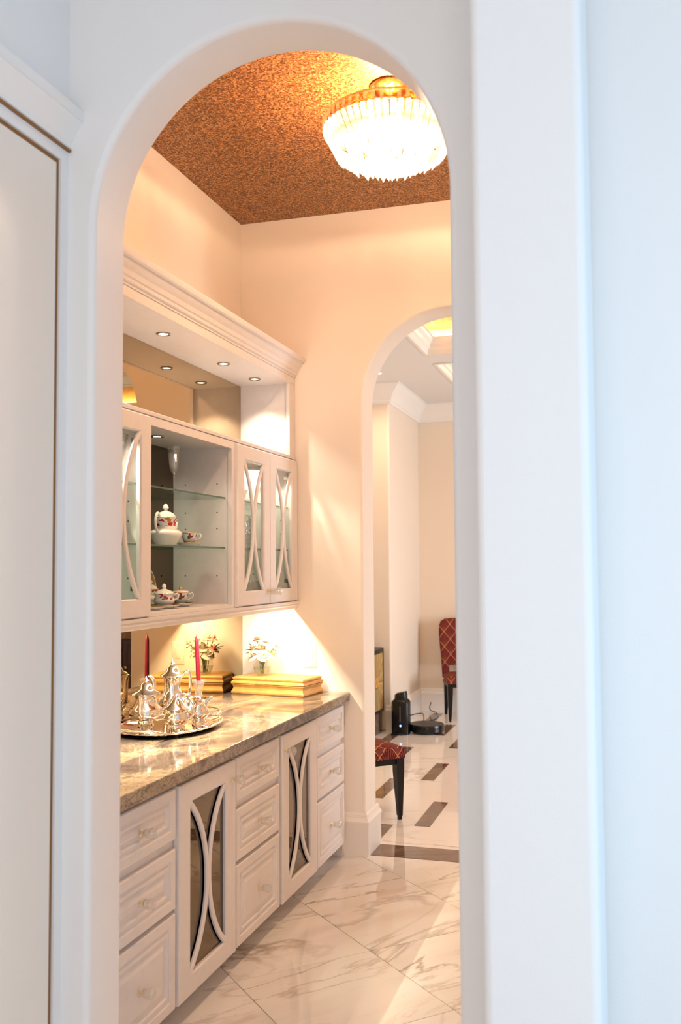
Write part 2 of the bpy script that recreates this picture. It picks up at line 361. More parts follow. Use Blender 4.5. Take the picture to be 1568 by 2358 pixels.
        if uvbox:
            lay = me.uv_layers.new(name='UVMap')
            for p in me.polygons:
                nx, ny, nz = (abs(c_) for c_ in p.normal)
                for li in p.loop_indices:
                    co = me.vertices[me.loops[li].vertex_index].co
                    lay.data[li].uv = (co.y, co.z) if nx >= ny and nx >= nz else ((co.x, co.z) if ny >= nz else (co.x, co.y))
        me.update()
        o = bpy.data.objects.new(name, me); COL.objects.link(o)
        if parent is not None:
            o.parent = parent
            if 'org' in parent: o['org'] = parent['org']
        if origin is not None: o.location = origin; 
        if bevel:
            bv = o.modifiers.new('bevel', 'BEVEL'); bv.width = bevel; bv.segments = bseg; bv.limit_method = 'ANGLE'; bv.angle_limit = math.radians(40)
            bv.harden_normals = False
        return o

def thing(name, label, cat, loc=(0, 0, 0), group=None, rotz=0.0):
    o = bpy.data.objects.new(name, None); COL.objects.link(o); o.location = loc; o.rotation_euler = (0, 0, rotz)
    o.empty_display_size = 0.05
    o['label'] = label; o['category'] = cat; o['org'] = tuple(loc)
    if group: o['group'] = group
    return o
def tag(o, label, cat, group=None):
    o['label'] = label; o['category'] = cat
    if group: o['group'] = group
    return o
def struct(o, label=None):
    o['kind'] = 'structure'
    if label: o['label'] = label
    return o
def solo(mb, name, mats, label, cat, loc, group=None, **kw):
    return tag(mb.build(name, mats, origin=loc, **kw), label, cat, group)
FX = lambda a, b, h: (h, a, b)          # rectangle in the Y-Z plane, height along +X
FZ = lambda a, b, h: (a, b, h)          # rectangle in the X-Y plane, height along +Z
FY = lambda a, b, h: (a, -h, b)
def lamp(name, kind, loc, power, col, parent=None, **kw):
    d = bpy.data.lights.new(name, kind); d.energy = power; d.color = col
    for k, v_ in kw.items(): setattr(d, k, v_)
    o = bpy.data.objects.new(name, d); COL.objects.link(o); o.location = loc
    if parent is not None: o.parent = parent; o.location = Vector(loc) - Vector(parent['org'])
    return o

# ------------------------------------------------------------------ room shell
CZ = 3.667                 # ceiling height
YN0, YN1 = 2.36, 2.54      # near arch wall
YF0, YF1 = 5.215, 5.455    # far arch wall
XL, XR = -2.19, 0.31       # pantry side walls
def arch_wall(name, x0, x1, y0, y1, cx, r, spring, m_, label):
    pts = [(x0, 0), (cx - r, 0), (cx - r, spring * 0.5), (cx - r, spring)]
    for k in range(1, 48): a_ = PI - PI * k / 48; pts.append((cx + r * math.cos(a_), spring + r * math.sin(a_)))
    pts += [(cx + r, spring), (cx + r, spring * 0.5), (cx + r, 0), (x1, 0), (x1, CZ + 0.12), (x0, CZ + 0.12)]
    mb = MB().extrude(pts, lambda a, b, h: (a, h, b), y0, y1)
    return struct(mb.build(name, m_, bevel=0.018, bseg=4), label)
arch_wall('wall_front', -2.4, 2.6, YN0, YN1, -0.932, 0.513, 2.590, M['wall'], 'cream wall with the near arched opening')
arch_wall('wall_back', -2.9, 3.2, YF0, YF1, -0.933, 0.510, 2.552, M['wall_pantry'], 'warm cream wall with the second arched opening')
struct(MB().box(XL - 0.2, XL, YN1, YF0, 0, CZ).build('wall_left', M['wall_pantry']))
struct(MB().box(XR, XR + 0.15, YN1, YF0, 0, CZ).build('wall_right', M['wall_pantry']))
struct(MB().box(XL - 0.2, XR + 0.15, YN1, YF0, CZ, CZ + 0.1).build('ceiling', M['glitter']), 'copper glitter papered pantry ceiling')

# pantry floor: diagonal 61 cm marble tiles, each its own piece on a grout bed
fl = struct(MB().box(XL - 0.2, XR + 0.15, 1.2, YF0 + 0.015, -0.1, -0.004).build('floor', M['grout']), 'white marble floor laid diagonally')
def clip(poly, x0, x1, y0, y1):
    for ax, lim, sg in ((0, x0, 1), (0, x1, -1), (1, y0, 1), (1, y1, -1)):
        out = []
        for i in range(len(poly)):
            p, q = poly[i - 1], poly[i]
            dp, dq = (p[ax] - lim) * sg, (q[ax] - lim) * sg
            if (dp >= 0) != (dq >= 0):
                t = dp / (dp - dq); out.append((p[0] + (q[0] - p[0]) * t, p[1] + (q[1] - p[1]) * t))
            if dq >= 0: out.append(q)
        poly = out
        if len(poly) < 3: return []
    return poly
ST = 0.861                 # step of x+y and x-y between joints
whole = None
for i in range(-8, 9):
    for j in range(-9, 9):
        s0, d0 = 2.015 + i * ST, -5.03 + j * ST
        g = 0.0022
        c4 = [((s_ + d_) / 2, (s_ - d_) / 2) for s_, d_ in ((s0 + g, d0 + g), (s0 + ST - g, d0 + g), (s0 + ST - g, d0 + ST - g), (s0 + g, d0 + ST - g))]
        cc = (sum(p[0] for p in c4) / 4, sum(p[1] for p in c4) / 4)
        poly = clip(c4, XL + 0.36, XR - 0.001, 2.0, YF0 + 0.012)
        if not poly: continue
        full = len(poly) == 4 and all(abs(p[0] - q[0]) + abs(p[1] - q[1]) < 1e-6 for p in poly for q in [min(c4, key=lambda w: abs(w[0] - p[0]) + abs(w[1] - p[1]))])
        if full and whole is not None:
            o = whole.copy(); COL.objects.link(o); o.parent = fl; o.location = (cc[0], cc[1], 0)
        else:
            mb = MB(); n_ = len(poly)
            ctr = (sum(p[0] for p in poly) / n_, sum(p[1] for p in poly) / n_)
            ins = [(p[0] + (ctr[0] - p[0]) * 0.003, p[1] + (ctr[1] - p[1]) * 0.003) for p in poly]
            mb.loft([[(x, y, -0.006) for x, y in poly], [(x, y, -0.001) for x, y in poly], [(x, y, 0.0) for x, y in ins]], cap1=True)
            o = mb.build('tile', M['marble'], fl, angle=0, origin=(cc[0], cc[1], 0))
            if full: whole = o

# baseboards on the far arch wall (returning into the jambs) and in the dining room
def base_prof(h=0.235, t=0.022):
    return [(0, 0), (t, 0), (t, h * 0.72), (t + 0.004, h * 0.76), (t + 0.004, h * 0.80), (t * 0.75, h * 0.86), (t * 0.55, h * 0.90), (t * 0.55, h * 0.95), (t * 0.2, h), (0, h)]
def baseboard(name, path, closed=False, h=0.235, t=0.022):
    """path: floor points; the board stands on the right-hand side of the walking direction"""
    pr = base_prof(h, t); n = len(path); rings = []
    for i, p in enumerate(path):
        d0 = Vector(path[i]) - Vector(path[i - 1]) if i > 0 else Vector(path[1]) - Vector(path[0])
        d1 = Vector(path[i + 1]) - Vector(path[i]) if i < n - 1 else d0
        n0 = Vector((d0.y, -d0.x)).normalized(); n1 = Vector((d1.y, -d1.x)).normalized()
        b_ = (n0 + n1); b_ = b_ / max(b_.dot(n0), 0.2) if b_.length > 1e-5 else n0
        rings.append([(p[0] + b_.x * q, p[1] + b_.y * q, z) for q, z in pr])
    mb = MB(); mb.loft(rings, cap0=True, cap1=True)
    return struct(mb.build(name, M['trim'], angle=30))
baseboard('baseboard_left', [(-1.575, YF0), (-1.443, YF0), (-1.443, YF1), (-2.8, YF1)])
baseboard('baseboard_right', [(3.1, YF1), (-0.423, YF1), (-0.423, YF0), (XR, YF0), (XR, YN1), (-0.419, YN1)])

# front room: left wall with door, pier, floor, ceiling, windows behind the camera
WX = -1.53
struct(MB().box(WX - 0.12, WX, 2.322, YN0, 0, CZ).box(WX - 0.12, WX, 1.24, 2.322, 2.782, CZ).box(WX - 0.12, WX, -3.0, 1.24, 0, CZ).build('wall_front_left', M['wall']))
d1 = struct(MB().box(WX - 0.045, WX - 0.002, 1.246, 2.303, 0.008, 2.766).build('door_1', M['door'], bevel=0.002), 'flush cream door in the left wall')
MB().box(WX - 0.11, WX - 0.018, 1.24, 1.2455, 0, 2.782).box(WX - 0.11, WX - 0.008, 2.304, 2.322, 0, 2.782).box(WX - 0.11, WX - 0.008, 1.2455, 2.304, 2.767, 2.782).build('door_stop', M['gap'], d1)
MB().lathe([(0, 0), (0.026, 0), (0.026, 0.006), (0.012, 0.012), (0.012, 0.04), (0.027, 0.05), (0.027, 0.068), (0.015, 0.075), (0, 0.075)]).xf(Matrix.Translation((WX, 1.34, 1.0)) @ Matrix.Rotation(PI / 2, 4, 'Y')).build('door_knob', M['brass'], d1)
# header over the door: flat board with a gap line, then a crown
hp = [(0, 2.822), (0.012, 2.826), (0.012, 2.842), (0.018, 2.850), (0.026, 2.868), (0.040, 2.890), (0.044, 2.900), (0.050, 2.902), (0.050, 2.930), (0, 2.930)]
struct(MB().sweep_prof(hp, lambda p, q, t: (WX + p, t, q), -0.5, YN0).build('trim_1', M['trim'], angle=30), 'crown header over the flush door')
struct(MB().box(WX, WX + 0.009, 1.0, 2.359, 2.8165, 2.822).build('trim_2', M['gap']))
px0, px1, PY = -0.300, -0.0705, 1.955
struct(MB().box(px0, px1, PY, YN0, 0, CZ).build('wall_pier', M['wall'], bevel=0.018, bseg=4), 'white wall pier at the right of the near arch')
struct(MB().box(-1.65, 2.7, -3.1, 1.2, -0.1, 0).box(XR + 0.15, 2.7, 1.2, YN0, -0.1, 0).box(-1.65, XL + 0.4, 1.2, YN0, -0.1, 0).build('floor_front', M['marble_big']))
struct(MB().box(-2.4, 2.75, -3.15, YN1, CZ, CZ + 0.1).build('ceiling_front', M['ceil']))
struct(MB().box(-1.65, -1.0, -3.1, -3.0, 0, CZ).box(1.6, 2.7, -3.1, -3.0, 0, CZ).box(-1.0, 1.6, -3.1, -3.0, 0, 0.6).box(-1.0, 1.6, -3.1, -3.0, 2.9, CZ).build('wall_rear', M['wall']))
struct(MB().box(2.6, 2.7, -3.0, -1.1, 0, CZ).box(2.6, 2.7, 1.5, YN0, 0, CZ).box(2.6, 2.7, -1.1, 1.5, 0, 0.6).box(2.6, 2.7, -1.1, 1.5, 2.9, CZ).build('wall_front_right', M['wall']))
def window(name, fn, a0, a1):
    w = struct(MB().rect(fn, a0, a1, 0.6, 2.9, [(0, 0), (0, 0.05), (0.06, 0.05), (0.06, 0)], loop=True).build(name, M['trim']))
    mb = MB()
    for k in (1, 2): mb.rect(fn, a0 + (a1 - a0) * k / 3 - 0.015, a0 + (a1 - a0) * k / 3 + 0.015, 0.65, 2.85, [(0, 0.01), (0, 0.04)], cap0=True, cap1=True)
    mb.build('mullion', M['trim'], w)
    MB().rect(fn, a0 + 0.05, a1 - 0.05, 0.65, 2.85, [(0, 0.02), (0, 0.026)], cap0=True, cap1=True).build('pane', M['pane'], w)
window('window_1', lambda a, b, h: (a, -3.09 + h, b), -1.0, 1.6)
window('window_2', lambda a, b, h: (2.69 - h, a, b), -1.1, 1.5)

# ------------------------------------------------------------------ dining room beyond the second arch
DZ = 3.42
fd = struct(MB().box(-2.95, 3.3, YF0 + 0.015, 10.7, -0.1, -0.0008).build('floor_dining', M['marble_big']), 'white marble dining room floor with dark inlaid strips')
def inlay(x, y, w=0.10, l=0.625):
    MB().rect(FZ, x, x + w, y, y + l, [(0, -0.004), (0, 0.0006), (0.001, 0.0012)], cap1=True).build('inlay_tile', M['dark_marble'], fd, angle=0)
MB().rect(FZ, -1.42, -0.446, 5.232, 5.452, [(0, -0.004), (0, 0.0006), (0.001, 0.0012)], cap1=True).build('threshold_tile', M['dark_marble'], fd, angle=0)
strips = [(-1.316, 5.885), (-1.54, 7.135), (-1.775, 6.51), (-1.97, 7.76), (-1.545, 5.255 + 0.215), (-2.24, 8.37), (-1.565, 8.42), (-1.815, 9.02), (-2.075, 9.72)]
for x, y in strips:
    if y < 5.5: inlay(x, YF1 + 0.03, 0.10, 0.385)
    else: inlay(x, y)
for m_ in range(-3, 9):
    for n_ in range(-3, 5):
        x, y = -1.316 + 0.237 * m_ - 0.237 * n_, 5.885 + 0.627 * m_ + 1.255 * n_
        if x > -1.1 and x < 2.8 and 5.5 < y < 9.8: inlay(x, y)
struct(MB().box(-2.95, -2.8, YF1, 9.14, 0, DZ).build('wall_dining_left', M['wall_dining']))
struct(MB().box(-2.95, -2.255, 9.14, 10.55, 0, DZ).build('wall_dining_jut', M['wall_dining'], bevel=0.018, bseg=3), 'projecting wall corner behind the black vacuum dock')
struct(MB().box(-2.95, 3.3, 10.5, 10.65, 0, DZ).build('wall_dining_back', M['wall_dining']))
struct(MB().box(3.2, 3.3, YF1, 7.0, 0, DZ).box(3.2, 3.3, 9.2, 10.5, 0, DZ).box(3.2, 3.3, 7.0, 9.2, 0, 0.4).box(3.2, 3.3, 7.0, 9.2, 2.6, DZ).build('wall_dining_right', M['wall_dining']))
w3 = struct(MB().rect(lambda a, b, h: (3.29 - h, a, b), 7.0, 9.2, 0.4, 2.6, [(0, 0), (0, 0.05), (0.06, 0.05), (0.06, 0)], loop=True).build('window_3', M['trim']))
MB().rect(lambda a, b, h: (3.29 - h, a, b), 7.05, 9.15, 0.45, 2.55, [(0, 0.02), (0, 0.026)], cap0=True, cap1=True).build('pane', M['pane'], w3)
baseboard('baseboard_dining', [(-2.31, 9.14), (-2.255, 9.14), (-2.255, 10.5), (3.2, 10.5)], h=0.25)
# crown moulding along the dining walls
def crown(name, path, z, m_, hgt=0.20, out=0.13, flip=1):
    pr = [(0, -hgt), (0.018, -hgt), (0.020, -hgt * 0.88), (0.030, -hgt * 0.82), (0.036, -hgt * 0.70), (0.060, -hgt * 0.46), (0.095, -hgt * 0.28), (out - 0.02, -hgt * 0.20), (out - 0.01, -hgt * 0.10), (out, -hgt * 0.08), (out, 0), (0, 0)]
    rings = []; n = len(path)
    for i, p in enumerate(path):
        d0 = Vector(path[i]) - Vector(path[i - 1]) if i > 0 else Vector(path[1]) - Vector(path[0])
        d1_ = Vector(path[i + 1]) - Vector(path[i]) if i < n - 1 else d0
        n0 = Vector((d0.y, -d0.x)).normalized(); n1 = Vector((d1_.y, -d1_.x)).normalized()
        b_ = (n0 + n1); b_ = b_ / max(b_.dot(n0), 0.2)
        rings.append([(p[0] + b_.x * q, p[1] + b_.y * q, z + w) for q, w in pr])
    mb = MB().loft(rings, cap0=True, cap1=True)
    return struct(mb.build(name, m_, angle=25))
crown('trim_3', [(-2.8, 9.14), (-2.255, 9.14), (-2.255, 10.5), (3.2, 10.5)], DZ, M['trim'])
# coffered ceiling: two recesses lined with stepped mouldings and gold paper
CX0, CX1 = -1.615, 1.6
coff = [(5.75, 7.93), (8.36, 10.0)]
mb = MB().box(-2.95, CX0, YF1, 10.65, DZ, DZ + 0.25).box(CX1, 3.3, YF1, 10.65, DZ, DZ + 0.25)
ys = [YF1] + [y for c_ in coff for y in c_] + [10.65]
for k in range(0, len(ys), 2): mb.box(CX0, CX1, ys[k], ys[k + 1], DZ, DZ + 0.25)
struct(mb.build('ceiling_dining', M['ceil']), 'white coffered dining room ceiling')
for k, (y0, y1) in enumerate(coff):
    pr = [(0.0, 0.004), (-0.03, -0.002), (-0.03, -0.006), (0.0, -0.012), (0.006, 0.0), (0.012, 0.03), (0.030, 0.045), (0.034, 0.075), (0.060, 0.095), (0.064, 0.118), (0.080, 0.120), (0.080, 0.128), (0.0, 0.128)]
    t_ = struct(MB().rect(FZ, CX0, CX1, y0, y1, [(d, DZ + h) for d, h in pr], loop=True).build('trim_%d' % (5 + k), M['trim'], angle=25), 'stepped moulding around the gold ceiling coffer')
    struct(MB().box(CX0 - 0.02, CX1 + 0.02, y0 - 0.02, y1 + 0.02, DZ + 0.20, DZ + 0.26).build('ceiling_coffer_%d' % (k + 1), M['glitter_gold']), 'gold glitter panel inside the ceiling coffer')
    MB().rect(FZ, CX0, CX1, y0, y1, [(0.03, DZ + 0.130), (0.03, DZ + 0.142), (0.05, DZ + 0.142), (0.05, DZ + 0.130)], loop=True).build('cove_light', M['led'], t_)

# ------------------------------------------------------------------ base cabinets
FXP = -1.545               # plane of the drawer faces
ZT = 0.838; CT0, CT1 = 0.853, 0.902
def knob(x, y, z, parent, name='knob'):
    mb = MB()
    mt = Matrix.Translation((x, y, z)) @ Matrix.Rotation(PI / 2, 4, 'Y')
    mb.lathe([(0, 0), (0.011, 0), (0.011, 0.002), (0.006, 0.005), (0.006, 0.013), (0.0085, 0.016), (0.0085, 0.018)], seg=12, mi=0)
    mb.lathe([(0.0125, 0.013), (0.015, 0.022), (0.0195, 0.042), (0.0195, 0.047), (0.012, 0.053), (0, 0.053)], seg=8, mi=1)
    mb.xf(mt)
    o = mb.build(name, [M['knob_brass'], M['cut']], parent, angle=20)
    o['label'] = 'clear faceted crystal knob on a gold base'
    return o
def carcass(parent, y0, y1, hollow=False):
    mb = MB()
    xb, xf_ = XL + 0.02, FXP - 0.020
    if hollow:
        mb.box(xb, xf_, y0, y0 + 0.012, 0.075, CT0 - 0.003).box(xb, xf_, y1 - 0.012, y1, 0.075, CT0 - 0.003).box(xb, xf_, y0, y1, 0.075, 0.093).box(xb, xb + 0.01, y0, y1, 0.075, CT0 - 0.003).box(xb, xf_, y0, y1, CT0 - 0.02, CT0 - 0.003)
    else: mb.box(xb, xf_, y0, y1, 0.075, CT0 - 0.003)
    mb.build('carcass', M['cab'], parent)
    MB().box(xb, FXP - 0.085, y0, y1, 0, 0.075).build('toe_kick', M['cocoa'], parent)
def drawer_front(parent, y0, y1, z0, z1):
    p = [(0, FXP - 0.019), (0, FXP - 0.004), (0.004, FXP), (0.034, FXP), (0.038, FXP - 0.006), (0.046, FXP - 0.008), (0.052, FXP - 0.002), (0.060, FXP - 0.001), (0.064, FXP - 0.007), (0.070, FXP - 0.010), (0.090, FXP - 0.002), (0.093, FXP - 0.001)]
    o = MB().rect(FX, y0, y1, z0, z1, p, cap0=True, cap1=True).build('drawer_front', M['cab'], parent, angle=12)
    knob(FXP - 0.001, (y0 + y1) / 2, (z0 + z1) / 2, o)
    return o
def drawer_unit(y0, y1, label):
    t = thing('drawer_cabinet', label, 'cabinet', (XL + 0.02, (y0 + y1) / 2, 0), 'white base cabinets under the stone worktop')
    carcass(t, y0 - 0.008, y1 + 0.008)
    for z0, z1 in ((0.660, ZT), (0.422, 0.628), (0.080, 0.406)): drawer_front(t, y0, y1, z0, z1)
def arcs(mb, y0, y1, z0, z1, x0, x1, w=0.024, mi=0):
    """two bowed bars )( that touch in the middle of the opening"""
    W, L = (y1 - y0), (z1 - z0); s_ = W / 2 - w * 0.35; Rr = (L * L / 4 + s_ * s_) / (2 * s_); half = math.asin(L / 2 / Rr)
    for side in (1, -1):
        rings = []
        for k in range(25):
            a_ = -half + 2 * half * k / 24
            ring = []
            for rr, xx in ((Rr - w / 2, x0), (Rr - w / 2, x1 - 0.004), (Rr - w / 2 + 0.004, x1), (Rr + w / 2 - 0.004, x1), (Rr + w / 2, x1 - 0.004), (Rr + w / 2, x0)):
                d = rr * math.cos(a_) - (Rr - s_)
                yy = (y0 + d) if side == 1 else (y1 - d)
                ring.append((xx, min(max(yy, y0 - 0.012), y1 + 0.012), min(max((z0 + z1) / 2 + rr * math.sin(a_), z0 - 0.006), z1 + 0.006)))
            rings.append(ring)
        mb.loft(rings, mi, True, True)
def mullion_door(name, parent, y0, y1, z0, z1, xf_, fw, pane_mat, th=0.022, fb=None):
    fb = fb or fw
    # frame as four mitred members with a stepped inner edge
    mb = MB(); prof = [(0, xf_ - th), (0, xf_ - 0.004), (0.004, xf_), (1.0, xf_), (1.08, xf_ - 0.006), (1.08, xf_ - th)]
    rings = []
    for d, x in prof:
        ky = d if d < 0.5 else fw * d; kz = d if d < 0.5 else fb * d
        rings.append([(x, y0 + ky, z0 + kz), (x, y1 - ky, z0 + kz), (x, y1 - ky, z1 - kz), (x, y0 + ky, z1 - kz)])
    mb.loft(rings, loop=True)
    o = mb.build(name, M['cab'], parent, angle=20)
    mb = MB(); arcs(mb, y0 + fw, y1 - fw, z0 + fb, z1 - fb, xf_ - 0.012, xf_ - 0.001); mb.build('arched_mullion', M['cab'], o, angle=25)
    MB().box(xf_ - 0.020, xf_ - 0.016, y0 + fw - 0.005, y1 - fw + 0.005, z0 + fb - 0.005, z1 - fb + 0.005).build('pane', pane_mat, o, angle=0)
    return o
def door_unit(y0, y1, kl, label):
    t = thing('door_cabinet', label, 'cabinet', (XL + 0.02, (y0 + y1) / 2, 0), 'white base cabinets under the stone worktop')
    carcass(t, y0 - 0.008, y1 + 0.008)
    d = mullion_door('cabinet_door', t, y0, y1, 0.080, ZT, FXP + 0.006, 0.085, M['mirror_dark'], 0.024, 0.070)
    knob(FXP + 0.006, (y0 + 0.035) if kl else (y1 - 0.035), 0.765, d)
drawer_unit(2.580, 3.088, 'white three-drawer base cabinet nearest the near arch')
door_unit(3.104, 3.606, False, 'white base cabinet with the larger mirrored door of two')
drawer_unit(3.628, 4.122, 'white three-drawer base cabinet between the two mirrored doors')
door_unit(4.146, 4.648, True, 'white base cabinet with the farther mirrored door')
drawer_unit(4.672, 5.150, 'white three-drawer base cabinet at the far end by the baseboard')
tag(MB().box(XL + 0.02, FXP - 0.018, 5.160, 5.2125, 0.0, CT0 - 0.003).build('cabinet_filler', M['cab'], origin=(XL + 0.02, 5.18, 0)), 'narrow white filler strip between the last drawers and the wall', 'filler')
ct = MB().box(XL + 0.002, -1.528, 2.545, YF0 - 0.001, CT0, CT1).build('countertop', M['stone'], bevel=0.006, bseg=3, origin=(-1.86, 3.88, CT0))
tag(ct, 'long polished brown and gold stone worktop over the white base cabinets', 'countertop')
tag(MB().box(XL + 0.002, XL + 0.008, 2.545, YF0 - 0.001, CT1 + 0.0005, 1.418).build('backsplash_mirror', M['mirror'], origin=(XL + 0.002, 3.88, CT1)), 'bronze mirror along the wall between worktop and upper cabinets', 'mirror')

# ------------------------------------------------------------------ upper cabinets
UX = -1.85                 # face frame plane
UB, UT = 1.415, 2.248      # underside, ledge
MX = -2.165                # mirror backs
def pin_holes(parent, y, sgn):
    mb = MB()
    for x in (-2.10, -1.93):
        for z in (1.57, 1.80, 1.88, 2.02):
            mb.lathe([(0.0035, 0), (0.0035, 0.001), (0, 0.001)], seg=8); n_ = len(mb.v) - 24
            mb.xf(Matrix.Translation((x, y, z)) @ Matrix.Rotation(-sgn * PI / 2, 4, 'X'), n_)
    mb.build('pin_hole', M['hole'], parent)['kind'] = 'stuff'
def upper_shell(t, y0, y1, back=True):
    mb = MB().box(MX - 0.012, UX - 0.02, y0, y0 + 0.016, UB, UT - 0.02).box(MX - 0.012, UX - 0.02, y1 - 0.016, y1, UB, UT - 0.02)
    mb.box(MX - 0.012, UX - 0.02, y0 + 0.016, y1 - 0.016, UB, UB + 0.018).box(MX - 0.012, UX - 0.02, y0 + 0.016, y1 - 0.016, UT - 0.05, UT - 0.02)
    mb.build('carcass', M['cab'], t)
    MB().box(MX - 0.010, MX, y0 + 0.017, y1 - 0.017, UB + 0.019, UT - 0.051).build('mirror_back', M['mirror_dark'], t)
def glass_shelf(t, y0, y1, z, x1=-1.885):
    mb = MB().box(MX + 0.002, x1, y0 + 0.018, y1 - 0.018, z, z + 0.008, 0)
    o = mb.build('glass_shelf', [M['shelf_glass'], M['glass_edge']], t, angle=0)
    for p in o.data.polygons:
        if p.normal.x > 0.5: p.material_index = 1
    return o
def hinge(t, y, z):
    MB().box(UX - 0.045, UX - 0.022, y - 0.018, y + 0.018, z - 0.010, z + 0.010).lathe([(0.008, 0), (0.008, 0.004), (0, 0.004)], (UX - 0.034, y, z + 0.01), 10).build('hinge', M['chrome'], t)
def pair(y0, ym, y1, label, name):
    t = thing('glass_door_cabinet', label, 'cabinet', (MX, (y0 + y1) / 2, UB), 'white glass-fronted upper cabinets')
    upper_shell(t, y0 - 0.012, y1 + 0.010)
    for z0, z1 in ((UB, UB + 0.022), (UT - 0.03, UT - 0.02)): MB().box(UX - 0.02, UX - 0.0005, y0 - 0.0115, y1 + 0.0095, z0, z1).build('rail', M['cab'], t)
    for ya, yb in ((y0 - 0.0115, y0 + 0.012), (y1 - 0.014, y1 + 0.0095)): MB().box(UX - 0.02, UX - 0.0005, ya, yb, UB + 0.022, UT - 0.03).build('stile', M['cab'], t)
    da = mullion_door('glass_door', t, y0, ym - 0.0025, 1.418, 2.220, UX + 0.020, 0.078, M['pane'], 0.020, 0.068)
    db = mullion_door('glass_door', t, ym + 0.0025, y1, 1.418, 2.220, UX + 0.020, 0.078, M['pane'], 0.020, 0.068)
    knob(UX + 0.020, ym - 0.028, 1.482, da); knob(UX + 0.020, ym + 0.028, 1.482, db)
    for z in (1.945, 1.702): glass_shelf(t, y0 - 0.012, y1 + 0.010, z)
    for y in (y0 + 0.03, y1 - 0.03):
        for z in (1.53, 2.12): hinge(t, y, z)
    pin_holes(t, y1 - 0.0062, 1)
    return t
pair(2.570, 2.996, 3.430, 'white upper cabinet with glass doors beside the near arch', 'l')
pair(4.322, 4.757, 5.190, 'white upper cabinet with two glass doors at the far wall', 'r')
t = thing('open_shelf_cabinet', 'white open upper cabinet with glass shelves holding rose china', 'cabinet', (MX, 3.88, UB))
upper_shell(t, 3.446, 4.306)
MB().box(UX - 0.02, UX, 3.442, 3.466, UB, UT - 0.02).box(UX - 0.02, UX, 4.286, 4.310, UB, UT - 0.02).box(UX - 0.02, UX, 3.466, 4.286, UB, UB + 0.014).box(UX - 0.02, UX, 3.466, 4.286, 2.192, UT - 0.02).build('face_frame', M['cab'], t)
for z in (1.945, 1.702): glass_shelf(t, 3.446, 4.306, z)
pin_holes(t, 4.2898, 1)
# light rail below the whole run
lr = [(-0.002, 1.414), (0.024, 1.414), (0.024, 1.404), (0.018, 1.400), (0.018, 1.392), (0.012, 1.386), (0.006, 1.372), (0.0, 1.368), (-0.014, 1.368), (-0.014, 1.414)]
tag(MB().sweep_prof(lr, lambda p, q, s_: (UX + p, s_, q), 2.545, YF0 - 0.001).build('light_rail', M['cab'], angle=20, origin=(UX, 3.88, 1.39)), 'white moulded light rail along the underside of the upper cabinets', 'moulding')
# open niche above with mirror, ledge, fascia and crown
t = thing('display_niche', 'long open white niche with bronze mirror back above the glass cabinets', 'cabinet', (MX, 3.88, UT))
NT = 2.672
MB().box(XL + 0.003, UX + 0.004, 2.545, YF0 - 0.002, UT - 0.018, UT).build('ledge', M['cab'], t, bevel=0.003)
MB().box(MX - 0.012, MX, 2.548, YF0 - 0.06, UT + 0.001, NT - 0.001).build('mirror_back', M['mirror'], t)
MB().box(XL + 0.003, UX - 0.0205, 2.545, YF0 - 0.002, NT, NT + 0.03).build('soffit', M['cab'], t)
MB().box(MX - 0.012, UX - 0.02, 5.150, YF0 - 0.002, UT, NT).build('side_panel', M['cab'], t)
MB().box(UX - 0.02, UX, 5.120, YF0 - 0.002, UT, NT).build('stile', M['cab'], t)
MB().box(UX - 0.02, UX, 2.545, YF0 - 0.002, NT - 0.002, NT + 0.06).build('fascia', M['cab'], t)
cp = [(-0.002, 2.712), (0.004, 2.712), (0.006, 2.722), (0.014, 2.726), (0.016, 2.738), (0.022, 2.744), (0.028, 2.762), (0.044, 2.782), (0.050, 2.796), (0.062, 2.800), (0.066, 2.812), (0.066, 2.824), (-0.002, 2.824)]
MB().sweep_prof(cp, lambda p, q, s_: (UX + p, s_, q), 2.545, YF0 - 0.002).build('crown_moulding', M['cab'], t, angle=20)
MB().box(XL + 0.003, UX - 0.003, 2.545, YF0 - 0.002, NT + 0.062, 2.823).build('top_box', M['cab'], t)

# ------------------------------------------------------------------ lamps
def puck(x, y, z, label, power, group, size=1.9):
    t = thing('puck_light', label, 'light', (x, y, z), group)
    MB().lathe([(0.020, 0.0005), (0.034, 0.0005), (0.034, -0.004), (0.030, -0.007), (0.021, -0.004), (0.020, 0.0005)], (x, y, z), 20).build('rim', M['chrome'], t)
    MB().lathe([(0, -0.0025), (0.021, -0.0025), (0.021, -0.0015), (0, -0.0015)], (x, y, z), 16).build('lens', M['puck'], t)
    lamp('puck_lamp', 'SPOT', (x, y, z - 0.012), power, WARM_WHITE, t, spot_size=size, spot_blend=0.5, shadow_soft_size=0.018)
for y, w in ((4.957, 'nearest the far end'), (4.529, 'second from the far end'), (3.856, 'third from the far end'), (3.20, 'nearest the near arch'),):
    puck(-2.0, y, NT, 'small round puck light in the niche soffit, ' + w, PUCK_W, 'puck lights in the niche soffit')
puck(-2.0, 3.80, UT - 0.050, 'small round puck light inside the open china cabinet', CABINET_PUCK_W, 'puck lights inside the cabinets', 2.8)
puck(-2.0, 4.90, UT - 0.050, 'small round puck light inside the far glass-door cabinet', CABINET_PUCK_W * 4, 'puck lights inside the cabinets', 2.5)
puck(-2.0, 3.19, UT - 0.050, 'small round puck light inside the glass-door cabinet by the near arch', CABINET_PUCK_W * 4, 'puck lights inside the cabinets', 2.5)
t = thing('led_bar', 'slim light bar under the upper cabinets behind the light rail', 'light', (-1.89, 3.88, 1.412))
MB().box(-1.898, -1.882, 2.60, 5.16, 1.406, 1.414).build('housing', M['ivory'], t)
la = lamp('led_bar_lamp', 'AREA', (-1.89, 3.88, 1.404), UNDER_W, (1.0, 0.84, 0.60), t, shape='RECTANGLE', size=0.012, size_y=2.55)
